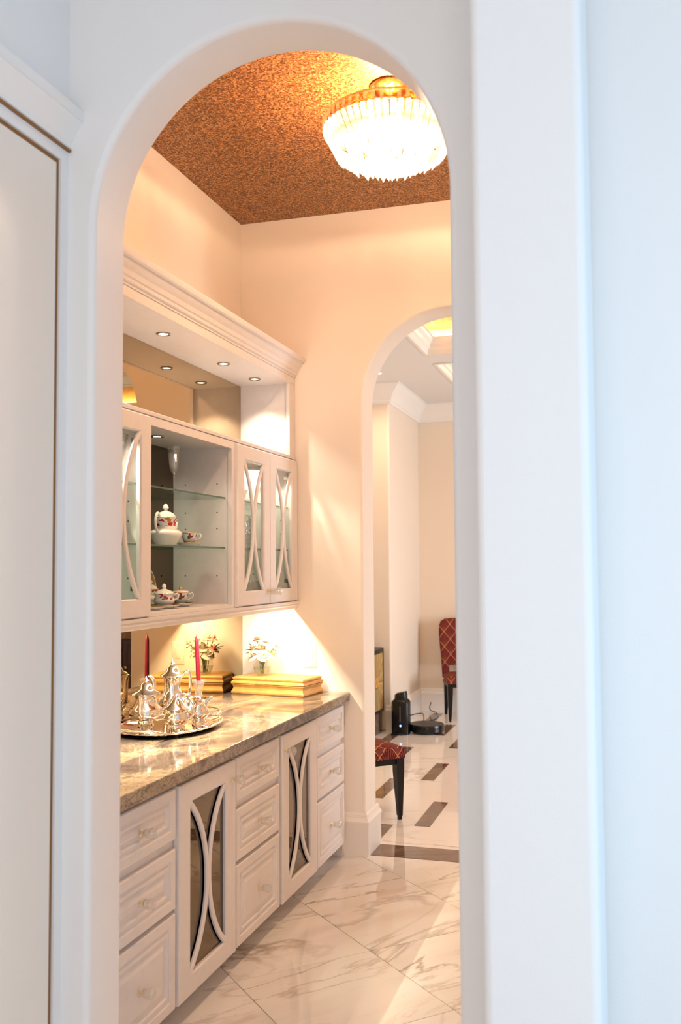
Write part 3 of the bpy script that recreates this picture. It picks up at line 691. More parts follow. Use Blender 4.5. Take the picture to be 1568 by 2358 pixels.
# dining downlights: first is seen, other three are added to warm the room
for rx, ry, rw in ((-2.215, 8.60, 'at the left of the coffer, seen through the arch'), (-2.215, 6.40, 'added out of view, nearest the second arch'), (2.3, 6.40, 'added out of view on the right near the second arch'), (2.3, 9.2, 'added out of view on the right by the back wall')):
    t = thing('recessed_light', 'small recessed dining room downlight ' + rw, 'light', (rx, ry, DZ), 'dining room downlights')
    MB().lathe([(0.022, 0.0), (0.042, 0.0), (0.042, -0.006), (0.022, -0.004), (0.022, 0.0)], (rx, ry, DZ), 20).build('rim', M['ivory'], t)
    MB().lathe([(0, -0.003), (0.023, -0.003), (0.023, -0.001), (0, -0.001)], (rx, ry, DZ), 16).build('lens', M['puck'], t)
    lamp('recessed_lamp', 'SPOT', (rx, ry, DZ - 0.02), 28, (1.0, 0.66, 0.40), t, spot_size=2.6, spot_blend=0.9, shadow_soft_size=0.03)
# chandelier
HX, HY = -0.935, 3.87
t = thing('crystal_chandelier', 'round crystal flush chandelier glowing under the copper ceiling', 'chandelier', (HX, HY, CZ))
MB().lathe([(0, 0), (0.085, 0), (0.088, -0.008), (0.080, -0.020), (0.055, -0.034), (0.024, -0.040), (0.012, -0.044), (0.012, -0.16), (0.03, -0.17), (0.03, -0.19), (0.0, -0.20)], (HX, HY, CZ - 0.0005), 32).build('canopy', M['brass'], t)
fm = MB()
for rr, zz in ((0.282, 3.515), (0.276, 3.478), (0.19, 3.43)):
    fm.tube([(HX + rr * math.cos(2 * PI * k / 48), HY + rr * math.sin(2 * PI * k / 48), zz) for k in range(48)], 0.005, 6, closed=True)
for k in range(6):
    a_ = 2 * PI * k / 6 + 0.3
    fm.tube([(HX + 0.01 * math.cos(a_), HY + 0.01 * math.sin(a_), 3.50), (HX + 0.15 * math.cos(a_), HY + 0.15 * math.sin(a_), 3.488), (HX + 0.282 * math.cos(a_), HY + 0.282 * math.sin(a_), 3.515)], 0.004, 6)
    fm.tube([(HX + 0.276 * math.cos(a_), HY + 0.276 * math.sin(a_), 3.478), (HX + 0.19 * math.cos(a_), HY + 0.19 * math.sin(a_), 3.43)], 0.003, 6)
fm.build('frame', M['brass'], t)
MB().lathe([(0.272, 3.482 - CZ), (0.275, 3.482 - CZ), (0.275, 3.526 - CZ), (0.272, 3.526 - CZ), (0.272, 3.482 - CZ)], (HX, HY, CZ), 60).build('band', M['copper'], t)
for k in range(6):
    a_ = 2 * PI * k / 6
    MB().lathe([(0, -0.030), (0.008, -0.026), (0.016, -0.008), (0.015, 0.006), (0.008, 0.016), (0.008, 0.035), (0, 0.035)], (HX + 0.12 * math.cos(a_), HY + 0.12 * math.sin(a_), 3.455), 12).build('bulb', M['bulb'], t)
def prism_mesh(L, w, tip):
    mb = MB().lathe([(0, 0), (w * 0.6, 0.002), (w, 0.012), (w * 0.95, L - tip), (0, L)], seg=6, sy=0.62)
    o = mb.build('crystal_prism', M['crystal_lamp'], angle=0)
    return o
def tier(L, w, tip, n_, r0, z0, r1, z1, off):
    src = prism_mesh(L, w, tip); first = True
    for k in range(n_):
        a_ = 2 * PI * (k + off) / n_; jit = random.uniform(-0.012, 0.012) if tip > 0.02 else 0
        p0 = Vector((r0 * math.cos(a_), r0 * math.sin(a_), z0 - CZ)); p1 = Vector(((r1 + jit * 0.3) * math.cos(a_), (r1 + jit * 0.3) * math.sin(a_), z1 - CZ))
        zx = (p1 - p0).normalized(); yx = Vector((math.cos(a_), math.sin(a_), 0)); yx = (yx - zx * yx.dot(zx)).normalized(); xx = yx.cross(zx)
        sc_ = ((p1 - p0).length + jit) / L
        o = src if first else src.copy()
        if not first: COL.objects.link(o)
        first = False
        o.parent = t; o.matrix_parent_inverse = Matrix.Identity(4)
        o.matrix_local = Matrix(((xx.x, yx.x, zx.x * sc_, p0.x), (xx.y, yx.y, zx.y * sc_, p0.y), (xx.z, yx.z, zx.z * sc_, p0.z), (0, 0, 0, 1)))
tier(0.05, 0.0085, 0.004, 52, 0.284, 3.530, 0.290, 3.474, 0.0)
tier(0.15, 0.0135, 0.030, 56, 0.288, 3.474, 0.215, 3.340, 0.5)
tier(0.13, 0.0120, 0.028, 40, 0.195, 3.428, 0.135, 3.312, 0.25)
tier(0.10, 0.0110, 0.026, 22, 0.105, 3.400, 0.070, 3.305, 0.0)
lamp('chandelier_lamp', 'POINT', (HX, HY, 3.478), CHANDELIER_W, WARM, t, shadow_soft_size=0.05)

# light switch plate on the far wall above the gold box
t = thing('switch_plate', 'ivory rocker switch plate on the far wall above the gold box', 'switch', (-1.765, YF0, 1.10))
MB().rect(FY, -1.807, -1.725, 1.034, 1.165, [(0, -YF0), (0, -YF0 + 0.004), (0.003, -YF0 + 0.006), (0.030, -YF0 + 0.006)], cap1=True).build('plate', M['ivory'], t)
MB().rect(FY, -1.783, -1.749, 1.066, 1.133, [(0, -YF0 + 0.004), (0, -YF0 + 0.008), (0.004, -YF0 + 0.010)], cap1=True).build('rocker', M['ivory'], t)

# ------------------------------------------------------------------ things on the worktop
# gold box
gx = Vector((-2.158, 4.990, CT1 + 0.0005)); gu = Vector((0.985, -0.135, 0)).normalized(); gv = Vector((-gu.y, gu.x, 0))
BL, BD = 0.455, 0.245
fg = lambda a, b, h: tuple(gx + gu * a + gv * b + Vector((0, 0, h)))
gc = gx + gu * BL / 2 + gv * BD / 2
t = thing('gold_box', 'flat gold moulded keepsake box in the far corner of the worktop', 'box', tuple(gc))
MB().rect(fg, 0, BL, 0, BD, [(0.004, 0), (0.0, 0.006), (0.0, 0.014), (0.006, 0.024), (0.009, 0.036), (0.006, 0.046), (0.0, 0.052), (0.0, 0.056)], cap0=True, cap1=True).build('body', M['goldbox'], t, angle=25)
MB().rect(fg, 0, BL, 0, BD, [(0.002, 0.0575), (-0.002, 0.060), (0.0, 0.068), (0.010, 0.076), (0.006, 0.082), (0.006, 0.088), (0.012, 0.094), (0.020, 0.096)], cap0=True, cap1=True).build('lid', M['goldbox'], t, angle=25)
mb = MB().box(0, 0.075, -0.004, 0.003, 0.054, 0.062); mb.v = [fg(BL * 0.34 + p[0], p[1], p[2]) for p in mb.v]; mb.build('clasp', M['gilt'], t)
# vase and flowers on the box
VX, VY, VZ = -2.005, 5.075, CT1 + 0.097
t = thing('glass_vase', 'small round clear glass vase of flowers standing on the gold box', 'vase', (VX, VY, VZ))
MB().lathe([(0, 0), (0.030, 0), (0.033, 0.004), (0.044, 0.024), (0.050, 0.048), (0.046, 0.072), (0.036, 0.090), (0.034, 0.098), (0.038, 0.106)], (VX, VY, VZ), 24).build('bowl', M['crystal'], t)
MB().lathe([(0, 0.006), (0.030, 0.006), (0.044, 0.028), (0.047, 0.045), (0, 0.045)], (VX, VY, VZ), 20).build('water', M['shelf_glass'], t)
def bloom(mb, c, ax, Rr, mi):
    z = ax.normalized(); x = z.orthogonal().normalized(); y = z.cross(x)
    for lay, (n_, r_, up, op) in enumerate(((3, 0.30, 0.75, 0.25), (5, 0.62, 0.55, 0.6), (6, 1.0, 0.25, 1.0))):
        for k in range(n_):
            a_ = 2 * PI * k / n_ + lay * 0.6 + random.uniform(-.15, .15); wv = 2.2 * PI / n_ * 0.5
            vs = []
            for i in range(4):
                tt = i / 3
                for j in range(4):
                    s_ = (j / 3 - 0.5) * 2; aa = a_ + s_ * wv * (1.15 - 0.25 * tt ** 3)
                    rr = Rr * r_ * (0.12 + 0.88 * tt ** 0.8) * (1 - 0.12 * s_ * s_ * tt); hh = Rr * (-0.25 + up * tt * 1.1 - op * 0.35 * tt * tt - 0.1 * s_ * s_ * tt)
                    vs.append(c + (x * math.cos(aa) + y * math.sin(aa)) * rr + z * hh)
            mb.add(vs, [(i * 4 + j, i * 4 + j + 1, (i + 1) * 4 + j + 1, (i + 1) * 4 + j) for i in range(3) for j in range(3)], mi)
def leafm(mb, p, d, L, w, mi, nrm=Vector((0, 0, 1))):
    d = d.normalized(); s_ = d.cross(nrm).normalized(); up = s_.cross(d)
    vs = []
    for i in range(6):
        tt = i / 5; ww = w * math.sin(PI * min(0.02 + tt * 0.98, 1)) * (1 - 0.25 * tt); c = p + d * L * tt - up * L * 0.22 * tt * tt
        vs += [c - s_ * ww + up * ww * 0.3, c, c + s_ * ww + up * ww * 0.3]
    mb.add(vs, [(i * 3 + j, i * 3 + j + 1, (i + 1) * 3 + j + 1, (i + 1) * 3 + j) for i in range(5) for j in range(2)], mi)
def flower(c, Rr, bm_, label, group=None, leaves=0):
    Rr *= 1.55
    c = Vector(c); base = Vector((VX + random.uniform(-.012, .012), VY + random.uniform(-.012, .012), VZ + 0.008))
    t = thing('rose', label, 'flower', tuple(base), group)
    ax = (c - Vector((VX, VY, VZ + 0.05))).normalized()
    mb = MB(); bloom(mb, c, ax, Rr, 0); mb.build('bloom', bm_, t, angle=50, fix=False)
    neck = Vector((VX, VY, VZ + 0.095)) + (Vector((c.x - VX, c.y - VY, 0))) * 0.25
    MB().tube([base, neck, c - ax * Rr * 0.3], 0.0022, 6).build('stem', M['stem'], t)
    for k in range(leaves):
        mb = MB(); leafm(mb, neck.lerp(c, 0.4), Vector((random.uniform(-1, 1), random.uniform(-1, 0.4), 0.3)), 0.042, 0.013, 0); mb.build('leaf', M['leaf'], t, fix=False)
cg = 'cream roses in the glass vase'
for dx, dy, dz, rr, cl in ((0.0, -0.022, 0.150, 0.032, 'large cream rose in the middle of the vase on the gold box'), (0.052, 0.0, 0.128, 0.030, 'cream rose low at the switch side of the vase'), (-0.032, -0.034, 0.118, 0.028, 'cream rose low at the front left of the vase'), (0.030, -0.030, 0.186, 0.027, 'cream rose above the middle bloom, toward the switch'), (0.074, -0.012, 0.165, 0.025, 'outermost cream rose at the switch side of the vase'), (-0.008, 0.020, 0.190, 0.028, 'cream rose high at the back of the vase'), (0.026, -0.050, 0.118, 0.026, 'cream rose hanging lowest over the front of the vase')):
    flower((VX + dx * 1.25, VY + dy * 1.2, VZ + 0.1 + (dz - 0.1) * 1.15), rr, M['rose_cream'], cl, cg)
flower((VX - 0.055, VY + 0.0, VZ + 0.150), 0.024, M['rose_pink'], 'small pink rosebud at the mirror side of the vase')
flower((VX - 0.045, VY + 0.03, VZ + 0.205), 0.017, M['rose_pink'], 'tallest pink bud at the back of the vase')
t = thing('leaf_sprig', 'dark green leaf sprig at the mirror side of the glass vase', 'leaves', (VX - 0.01, VY + 0.01, VZ + 0.008))
mb = MB().tube([(VX - 0.01, VY + 0.01, VZ + 0.008), (VX - 0.022, VY + 0.012, VZ + 0.095), (VX - 0.075, VY + 0.01, VZ + 0.150)], 0.002, 6); mb.build('stem', M['stem'], t)
for d, L in (((-0.6, 0.5, 0.6), 0.075), ((-0.7, -0.4, 0.1), 0.06), ((-0.5, 0.1, 0.9), 0.07), ((-0.9, -0.2, 0.5), 0.065), ((0.1, 0.9, 0.1), 0.05)):
    mb = MB(); leafm(mb, Vector((VX - 0.045, VY + 0.012, VZ + 0.125)), Vector(d), L, 0.021, 0); mb.build('leaf', M['leaf'], t, fix=False)

# candle and crystal holder
KX, KY = -2.040, 4.318
t = thing('crystal_candlestick', 'cut crystal candlestick holding the red candle behind the creamer', 'candlestick', (KX, KY, CT1 + 0.0005))
MB().lathe([(0, 0), (0.040, 0), (0.042, 0.006), (0.030, 0.014), (0.018, 0.030), (0.015, 0.055), (0.020, 0.075), (0.017, 0.098), (0.020, 0.120), (0.034, 0.150), (0.035, 0.156), (0.026, 0.154), (0.015, 0.140), (0.0, 0.138)], (KX, KY, CT1 + 0.0005), 10).build('holder', M['cut'], t, angle=15)
mb = MB().lathe([(0, 0), (0.0105, 0), (0.0115, 0.01), (0.0105, 0.205), (0.006, 0.226), (0.002, 0.232), (0, 0.232)], seg=14)
c = mb.build('candle', M['candle']); c.location = (KX, KY, CT1 + 0.141); c.rotation_euler = (0.05, -0.03, 0)
wk = MB().tube([(0, 0, 0.231), (0.001, 0, 0.240)], 0.0012, 5).build('wick', M['hole']); wk.parent = c
tag(c, 'tall crimson taper candle leaning in the crystal holder', 'candle')

# silver tray
TX, TY, TZ = -1.955, 3.845, CT1 + 0.0005
t = thing('silver_tray', 'oval footed silver serving tray carrying the tea service', 'tray', (TX, TY, TZ))
def oval(d, z, n_=64): return [(TX + (0.205 + d) * math.copysign(abs(math.cos(2 * PI * k / n_)) ** 0.88, math.cos(2 * PI * k / n_)), TY + (0.285 + d) * math.copysign(abs(math.sin(2 * PI * k / n_)) ** 0.88, math.sin(2 * PI * k / n_)), TZ + z) for k in range(n_)]
MB().loft([oval(-0.045, 0.009), oval(-0.030, 0.011), oval(-0.006, 0.021), oval(0.0, 0.023), oval(0.002, 0.020), oval(-0.008, 0.016), oval(-0.034, 0.006), oval(-0.045, 0.005)], cap0=True, cap1=True).build('tray_body', M['silver_tray'], t, angle=40)
mb = MB(); ov = oval(0.0, 0.022, 96)
mb.tube([Vector(p) + Vector((0, 0, 0.0015 * math.sin(k * 2.1))) for k, p in enumerate(ov)], [0.0042 + 0.0012 * math.sin(k * 2.1) for k in range(96)], 8, closed=True); mb.build('gadroon_rim', M['silver'], t)
for sg in (-1, 1):
    mb = MB(); pts = []; rr = []
    for k in range(21):
        a_ = PI * k / 20; pts.append((TX + 0.110 * math.cos(a_) * (1 + 0.12 * math.sin(2 * a_) ** 2), TY + sg * (0.262 + 0.070 * math.sin(a_) ** 0.7), TZ + 0.024 + 0.022 * math.sin(a_))); rr.append(0.0055 + 0.0028 * abs(math.sin(a_ * 5)))
    mb.tube(pts, rr, 8)
    for q in (0, 20): mb.lathe([(0, -0.009), (0.009, -0.004), (0.010, 0.002), (0.006, 0.008), (0, 0.010)], pts[q], 10)
    mb.build('handle', M['silver'], t, angle=50)
for sx, sy in ((1, 1), (1, -1), (-1, 1), (-1, -1)):
    MB().lathe([(0, 0), (0.010, 0), (0.008, 0.004), (0.009, 0.008), (0, 0.008)], (TX + sx * 0.11, TY + sy * 0.16, TZ - 0.0003), 10).build('foot', M['silver'], t)
TF = TZ + 0.0095           # tray floor
VIEW = math.radians(117.4) # direction from camera to the tray (angle of the ray on the floor plane)
LEFT = Vector((math.cos(VIEW + PI / 2), math.sin(VIEW + PI / 2), 0)); AWAY = Vector((math.cos(VIEW), math.sin(VIEW), 0))
def cpath(c, pts, d):
    return [Vector(c) + d * r_ + Vector((0, 0, z)) for r_, z in pts]
def spline(p, n_=6):
    p = [Vector(q) for q in p]; out = []
    for i in range(len(p) - 1):
        p0, p1, p2, p3 = p[max(i - 1, 0)], p[i], p[i + 1], p[min(i + 2, len(p) - 1)]
        for k in range(n_):
            s_ = k / n_
            out.append(0.5 * ((2 * p1) + (p2 - p0) * s_ + (2 * p0 - 5 * p1 + 4 * p2 - p3) * s_ * s_ + (3 * p1 - p0 - 3 * p2 + p3) * s_ ** 3))
    out.append(p[-1]); return out
def lin(a_, b_, n_): return [a_ + (b_ - a_) * k / (n_ - 1) for k in range(n_)]
def silver_pot(name, label, cat, x, y, prof, lidp, spout=None, handle=None, feet=0.0):
    c = (x, y, TF + feet)
    t = thing(name, label, cat, (x, y, TF))
    flute = lambda a_, z: 1 + 0.015 * abs(math.sin(6 * a_))
    MB().lathe(prof, c, 48, wob=flute).build('body', M['silver'], t, angle=60)
    if lidp:
        MB().lathe(lidp, c, 36).build('lid', M['silver'], t, angle=50)
    if spout:
        d, pts, r0, r1 = spout; q = spline(cpath(c, pts, d)); MB().tube(q, lin(r0, r1, len(q)), 12).build('spout', M['silver'], t)
    if handle:
        d, pts, r_ = handle; q = spline(cpath(c, pts, d)); MB().tube(q, [r_ * (0.8 + 0.4 * math.sin(PI * k / (len(q) - 1))) for k in range(len(q))], 10).build('handle', M['silver'], t)
    if feet:
        for k in range(4):
            a_ = PI / 4 + k * PI / 2 + 0.3; rr = prof[1][0] * 0.9
            f0 = Vector((x + rr * math.cos(a_), y + rr * math.sin(a_), TF)); f1 = Vector((x + rr * 0.85 * math.cos(a_), y + rr * 0.85 * math.sin(a_), TF + feet + 0.012))
            MB().tube([f0 + Vector((0.006 * math.cos(a_), 0.006 * math.sin(a_), 0.0)), f0 + Vector((0, 0, feet * 0.5)), f1], [0.0075, 0.0045, 0.008], 8).build('foot', M['silver'], t)
    return t
# tall coffee pot: spout to the left, handle to the right
silver_pot('silver_coffee_pot', 'tallest silver coffee pot with domed lid at the back of the tray', 'coffee pot', -2.035, 4.025,
    [(0, 0.0), (0.036, 0.0), (0.038, 0.004), (0.030, 0.012), (0.044, 0.022), (0.060, 0.042), (0.066, 0.064), (0.060, 0.086), (0.046, 0.106), (0.038, 0.126), (0.036, 0.150), (0.040, 0.176), (0.052, 0.190)],
    [(0.054, 0.188), (0.056, 0.193), (0.052, 0.197), (0.036, 0.204), (0.029, 0.216), (0.023, 0.230), (0.012, 0.237), (0.006, 0.240), (0.012, 0.246), (0.010, 0.250), (0.006, 0.254), (0.005, 0.262), (0, 0.268)],
    (LEFT, [(0.050, 0.045), (0.078, 0.070), (0.082, 0.120), (0.086, 0.165), (0.100, 0.188), (0.112, 0.190)], 0.015, 0.007),
    (-LEFT, [(0.040, 0.180), (0.062, 0.206), (0.078, 0.200), (0.082, 0.160), (0.078, 0.110), (0.056, 0.072)], 0.0068), feet=0.010)
# teapot, front left
silver_pot('silver_teapot', 'round-bellied silver teapot at the mirror side of the tray', 'teapot', -2.068, 3.835,
    [(0, 0.0), (0.034, 0.0), (0.036, 0.004), (0.030, 0.010), (0.052, 0.020), (0.074, 0.038), (0.078, 0.052), (0.068, 0.068), (0.050, 0.086), (0.044, 0.104), (0.050, 0.120), (0.062, 0.128)],
    [(0.064, 0.126), (0.066, 0.131), (0.060, 0.135), (0.040, 0.142), (0.031, 0.154), (0.024, 0.172), (0.012, 0.178), (0.006, 0.181), (0.013, 0.186), (0.010, 0.191), (0.006, 0.195), (0.004, 0.203), (0, 0.207)],
    (-AWAY * 0.9 + LEFT * 0.25, [(0.062, 0.040), (0.086, 0.055), (0.088, 0.090), (0.094, 0.124), (0.108, 0.138)], 0.015, 0.0075),
    (AWAY * 0.9 - LEFT * 0.2, [(0.048, 0.118), (0.085, 0.135), (0.104, 0.105), (0.092, 0.065), (0.066, 0.048)], 0.006), feet=0.012)
# lidded sugar bowl, front centre
silver_pot('silver_sugar_bowl', 'lidded silver sugar bowl at the front centre of the tray', 'sugar bowl', -1.884, 3.765,
    [(0, 0.0), (0.036, 0.0), (0.038, 0.004), (0.032, 0.010), (0.046, 0.020), (0.056, 0.036), (0.054, 0.052), (0.046, 0.064), (0.048, 0.074), (0.060, 0.082)],
    [(0.061, 0.080), (0.063, 0.084), (0.058, 0.088), (0.040, 0.096), (0.026, 0.112), (0.014, 0.126), (0.006, 0.130), (0.010, 0.135), (0.007, 0.140), (0, 0.146)],
    None, (-LEFT * 0.9 + AWAY * 0.3, [(0.050, 0.078), (0.074, 0.084), (0.080, 0.058), (0.066, 0.036), (0.052, 0.030)], 0.005), feet=0.010)
t = silver_pot('silver_creamer', 'open silver creamer jug at the far end of the tray', 'jug', -1.858, 3.935,
    [(0, 0.0), (0.030, 0.0), (0.032, 0.004), (0.026, 0.010), (0.040, 0.022), (0.048, 0.038), (0.042, 0.054), (0.030, 0.068), (0.029, 0.080), (0.036, 0.096), (0.044, 0.104), (0.042, 0.103), (0.026, 0.080), (0.026, 0.066), (0.0, 0.045)],
    None, None, (LEFT, [(0.034, 0.096), (0.062, 0.104), (0.068, 0.078), (0.056, 0.050), (0.044, 0.040)], 0.0045), feet=0.012)
cc = (-1.858, 3.935, TF + 0.012); q = spline(cpath(cc, [(0.026, 0.078), (0.040, 0.094), (0.062, 0.108)], -LEFT))
MB().tube(q, lin(0.017, 0.006, len(q)), 10).build('lip', M['silver'], t)
# scalloped dish leaning on the coffee pot
dc = Vector((-1.945, 3.945, TF + 0.071)); dn_ = (-AWAY * 0.93 + Vector((0, 0, 0.36))).normalized(); dx_ = dn_.cross(Vector((0, 0, 1))).normalized(); dy_ = dx_.cross(dn_)
mb = MB().lathe([(0, 0.0), (0.040, 0.001), (0.050, 0.006), (0.062, 0.010), (0.064, 0.008), (0.052, 0.003), (0.042, -0.002), (0, -0.003)], seg=48, wob=lambda a_, z: 1 + (0.02 * abs(math.sin(14 * a_)) if z > 0.0055 else 0))
mb.xf(Matrix(((dx_.x, -dy_.x, dn_.x, dc.x), (dx_.y, -dy_.y, dn_.y, dc.y), (dx_.z, -dy_.z, dn_.z, dc.z), (0, 0, 0, 1))))
solo(mb, 'silver_dish', M['silver'], 'small scalloped silver dish propped upright against the coffee pot', 'dish', tuple(dc - Vector((0, 0, 0.066))), angle=40)

# ------------------------------------------------------------------ china in the open cabinet
S1, S2, S0 = 1.9535, 1.7105, UB + 0.0185
MCN = -2.0
t = thing('champagne_flute', 'tall cut crystal champagne flute on the top glass shelf', 'glass', (-2.0, 3.965, S1))
MB().lathe([(0, 0), (0.032, 0.0), (0.032, 0.002), (0.008, 0.006), (0.004, 0.012), (0.004, 0.085), (0.008, 0.095)], (-2.0, 3.965, S1), 18).build('stem', M['crystal'], t)
MB().lathe([(0.006, 0.092), (0.014, 0.100), (0.020, 0.118), (0.024, 0.150), (0.030, 0.215), (0.028, 0.215), (0.022, 0.150), (0.017, 0.118), (0.0, 0.104)], (-2.0, 3.965, S1), 16, wob=lambda a_, z: 1 + (0.04 * math.cos(8 * a_) if z < 0.15 else 0)).build('bowl', M['crystal'], t, angle=15)
FL1 = floral('rose_teapot_china', 0.088, 0.125); FL2 = floral('rose_cup_china', 0.026, 0.062); FL3 = floral('rose_sugar_china', 0.030, 0.068, 48)
CV = math.radians(115.5); CL = Vector((math.cos(CV + PI / 2), math.sin(CV + PI / 2), 0)); CA = Vector((math.cos(CV), math.sin(CV), 0))
def teapot(x, y, z, s_, label, mt, group=None):
    t = thing('china_teapot', label, 'teapot', (x, y, z), group); c = (x, y, z)
    S = lambda pr: [(a_ * s_, b_ * s_) for a_, b_ in pr]
    MB().lathe(S([(0, 0), (0.044, 0), (0.048, 0.004), (0.060, 0.020), (0.073, 0.045), (0.076, 0.054), (0.070, 0.064), (0.056, 0.072), (0.047, 0.082), (0.045, 0.095), (0.050, 0.112), (0.058, 0.124), (0.054, 0.126), (0.044, 0.118)]), c, 36).build('body', mt, t, angle=50)
    MB().lathe(S([(0.050, 0.122), (0.046, 0.132), (0.038, 0.144), (0.022, 0.153), (0.009, 0.157), (0.008, 0.162), (0.014, 0.170), (0.011, 0.180), (0.005, 0.188), (0, 0.191)]), c, 28).build('lid', M['porcelain'], t, angle=50)
    MB().lathe(S([(0.0575, 0.123), (0.0595, 0.124), (0.0595, 0.126), (0.0575, 0.126), (0.0575, 0.123)]), c, 36).build('gilt_rim', M['gilt'], t)
    d = (CL * 0.45 - CA * 0.9).normalized()
    q = spline(cpath(c, S([(0.066, 0.060), (0.088, 0.075), (0.094, 0.110), (0.080, 0.142), (0.062, 0.140), (0.050, 0.118)]), d)); MB().tube(q, 0.0062 * s_, 10).build('handle', M['porcelain'], t)
    q = spline(cpath(c, S([(0.060, 0.036), (0.082, 0.050), (0.092, 0.085), (0.104, 0.110)]), -d)); MB().tube(q, lin(0.016 * s_, 0.007 * s_, len(q)), 12).build('spout', M['porcelain'], t)
    return t
def saucer(mb, c, r_, mi=0):
    mb.lathe([(0, 0.0), (r_ * 0.55, 0.0), (r_ * 0.6, 0.004), (r_ * 0.85, 0.009), (r_, 0.015), (r_ * 0.97, 0.017), (r_ * 0.6, 0.007), (0, 0.006)], c, 32, mi)
def saucer_thing(x, y, z, r_, label):
    t = thing('saucer', label, 'saucer', (x, y, z), 'saucers of the rose china'); mb = MB(); saucer(mb, (x, y, z), r_); mb.build('dish', M['porcelain'], t, angle=40)
    MB().lathe([(r_ * 0.97, 0.0165), (r_ * 1.01, 0.0155), (r_ * 1.01, 0.0172), (r_ * 0.97, 0.018), (r_ * 0.97, 0.0165)], (x, y, z), 32).build('gilt_rim', M['gilt'], t)
def cup(x, y, z, label, s_=1.0, d=None):
    t = thing('teacup', label, 'cup', (x, y, z), 'teacups of the rose china'); c = (x, y, z)
    MB().lathe([(a_ * s_, b_ * s_) for a_, b_ in [(0, 0), (0.023, 0), (0.025, 0.004), (0.022, 0.008), (0.032, 0.022), (0.036, 0.040), (0.043, 0.060), (0.041, 0.060), (0.033, 0.040), (0.028, 0.022), (0, 0.012)]], c, 32).build('bowl', FL2, t, angle=50)
    MB().lathe([(a_ * s_, b_ * s_) for a_, b_ in [(0.0415, 0.0595), (0.044, 0.0595), (0.044, 0.0615), (0.0415, 0.0615), (0.0415, 0.0595)]], c, 32).build('gilt_rim', M['gilt'], t)
    d = d or -CL
    q = spline(cpath(c, [(0.037 * s_, 0.050 * s_), (0.056 * s_, 0.056 * s_), (0.058 * s_, 0.036 * s_), (0.032 * s_, 0.022 * s_)], d)); MB().tube(q, 0.003 * s_, 8).build('handle', M['porcelain'], t)
def sugar(x, y, z, label, s_, mt):
    t = thing('china_sugar_bowl', label, 'sugar bowl', (x, y, z), 'covered bowls of the rose china'); c = (x, y, z); S = lambda pr: [(a_ * s_, b_ * s_) for a_, b_ in pr]
    MB().lathe(S([(0, 0), (0.036, 0), (0.038, 0.004), (0.050, 0.020), (0.054, 0.034), (0.046, 0.050), (0.044, 0.058), (0.050, 0.068)]), c, 32).build('body', mt, t, angle=50)
    MB().lathe(S([(0.051, 0.066), (0.046, 0.074), (0.030, 0.084), (0.010, 0.090), (0.007, 0.094), (0.012, 0.102), (0.008, 0.112), (0, 0.118)]), c, 28).build('lid', M['porcelain'], t, angle=50)
    MB().lathe(S([(0.049, 0.0655), (0.052, 0.0655), (0.052, 0.068), (0.049, 0.068), (0.049, 0.0655)]), c, 32).build('gilt_rim', M['gilt'], t)
    for sg in (1, -1):
        q = spline(cpath(c, S([(0.045, 0.058), (0.068, 0.066), (0.070, 0.044), (0.051, 0.034)]), CL * sg)); MB().tube(q, 0.0042 * s_, 8).build('handle', M['porcelain'], t)
teapot(-2.0, 3.885, S2, 1.0, 'white china teapot with rose band on the middle glass shelf', FL1)
saucer_thing(-1.985, 4.095, S2, 0.058, 'white saucer under the cup beside the china teapot')
cup(-1.985, 4.095, S2 + 0.0075, 'rose-painted teacup beside the teapot on the middle shelf', 0.92)
saucer_thing(-1.955, 3.785, S0, 0.072, 'white saucer under the left covered bowl on the cabinet floor')
sugar(-1.955, 3.785, S0 + 0.0075, 'rose-painted covered bowl with white finial on the cabinet floor', 0.86, FL3)
saucer_thing(-1.975, 3.985, S0, 0.066, 'white saucer under the right covered cup on the cabinet floor')
cup(-1.975, 3.985, S0 + 0.0075, 'rose-painted covered cup at the right of the cabinet floor', 0.95)
t = thing('cup_lid', 'small domed china lid with gilt knob on the rightmost cup', 'lid', (-1.975, 3.985, S0 + 0.0075 + 0.058))
MB().lathe([(0.0405, 0.0), (0.036, 0.006), (0.018, 0.011), (0, 0.012)], (-1.975, 3.985, S0 + 0.0075 + 0.058), 24).build('dome', M['porcelain'], t)
MB().lathe([(0.004, 0.011), (0.008, 0.018), (0.006, 0.024), (0, 0.027)], (-1.975, 3.985, S0 + 0.0075 + 0.058), 12).build('finial', M['gilt'], t)
teapot(-2.065, 3.868, S0, 0.66, 'small rose-painted teapot behind the covered bowl', floral('rose_small_pot', 0.05, 0.095, 40))
saucer_thing(-1.93, 3.622, S0, 0.06, 'white saucer at the left edge of the cabinet floor')
# plate standing against the mirror
pc = Vector((-2.140, 3.975, S0 + 0.0905)); t = thing('standing_plate', 'oval rose-painted plate standing upright at the cabinet back', 'plate', (pc.x, pc.y, S0))
mt_ = Matrix.Translation(pc) @ Matrix.Rotation(math.radians(82), 4, 'Y')
mb = MB().lathe([(0, 0.003), (0.050, 0.003), (0.060, 0.007), (0.088, 0.013), (0.090, 0.011), (0.060, 0.003), (0.050, 0.0), (0, 0.0)], seg=40, sy=0.72).xf(mt_)
mb.build('plate', floral('rose_plate_china', 0.02, 0.075, 34), t, angle=40)
MB().lathe([(0.088, 0.0125), (0.091, 0.0112), (0.091, 0.0130), (0.088, 0.0142), (0.088, 0.0125)], seg=40, sy=0.72).xf(mt_).build('gilt_rim', M['gilt'], t)

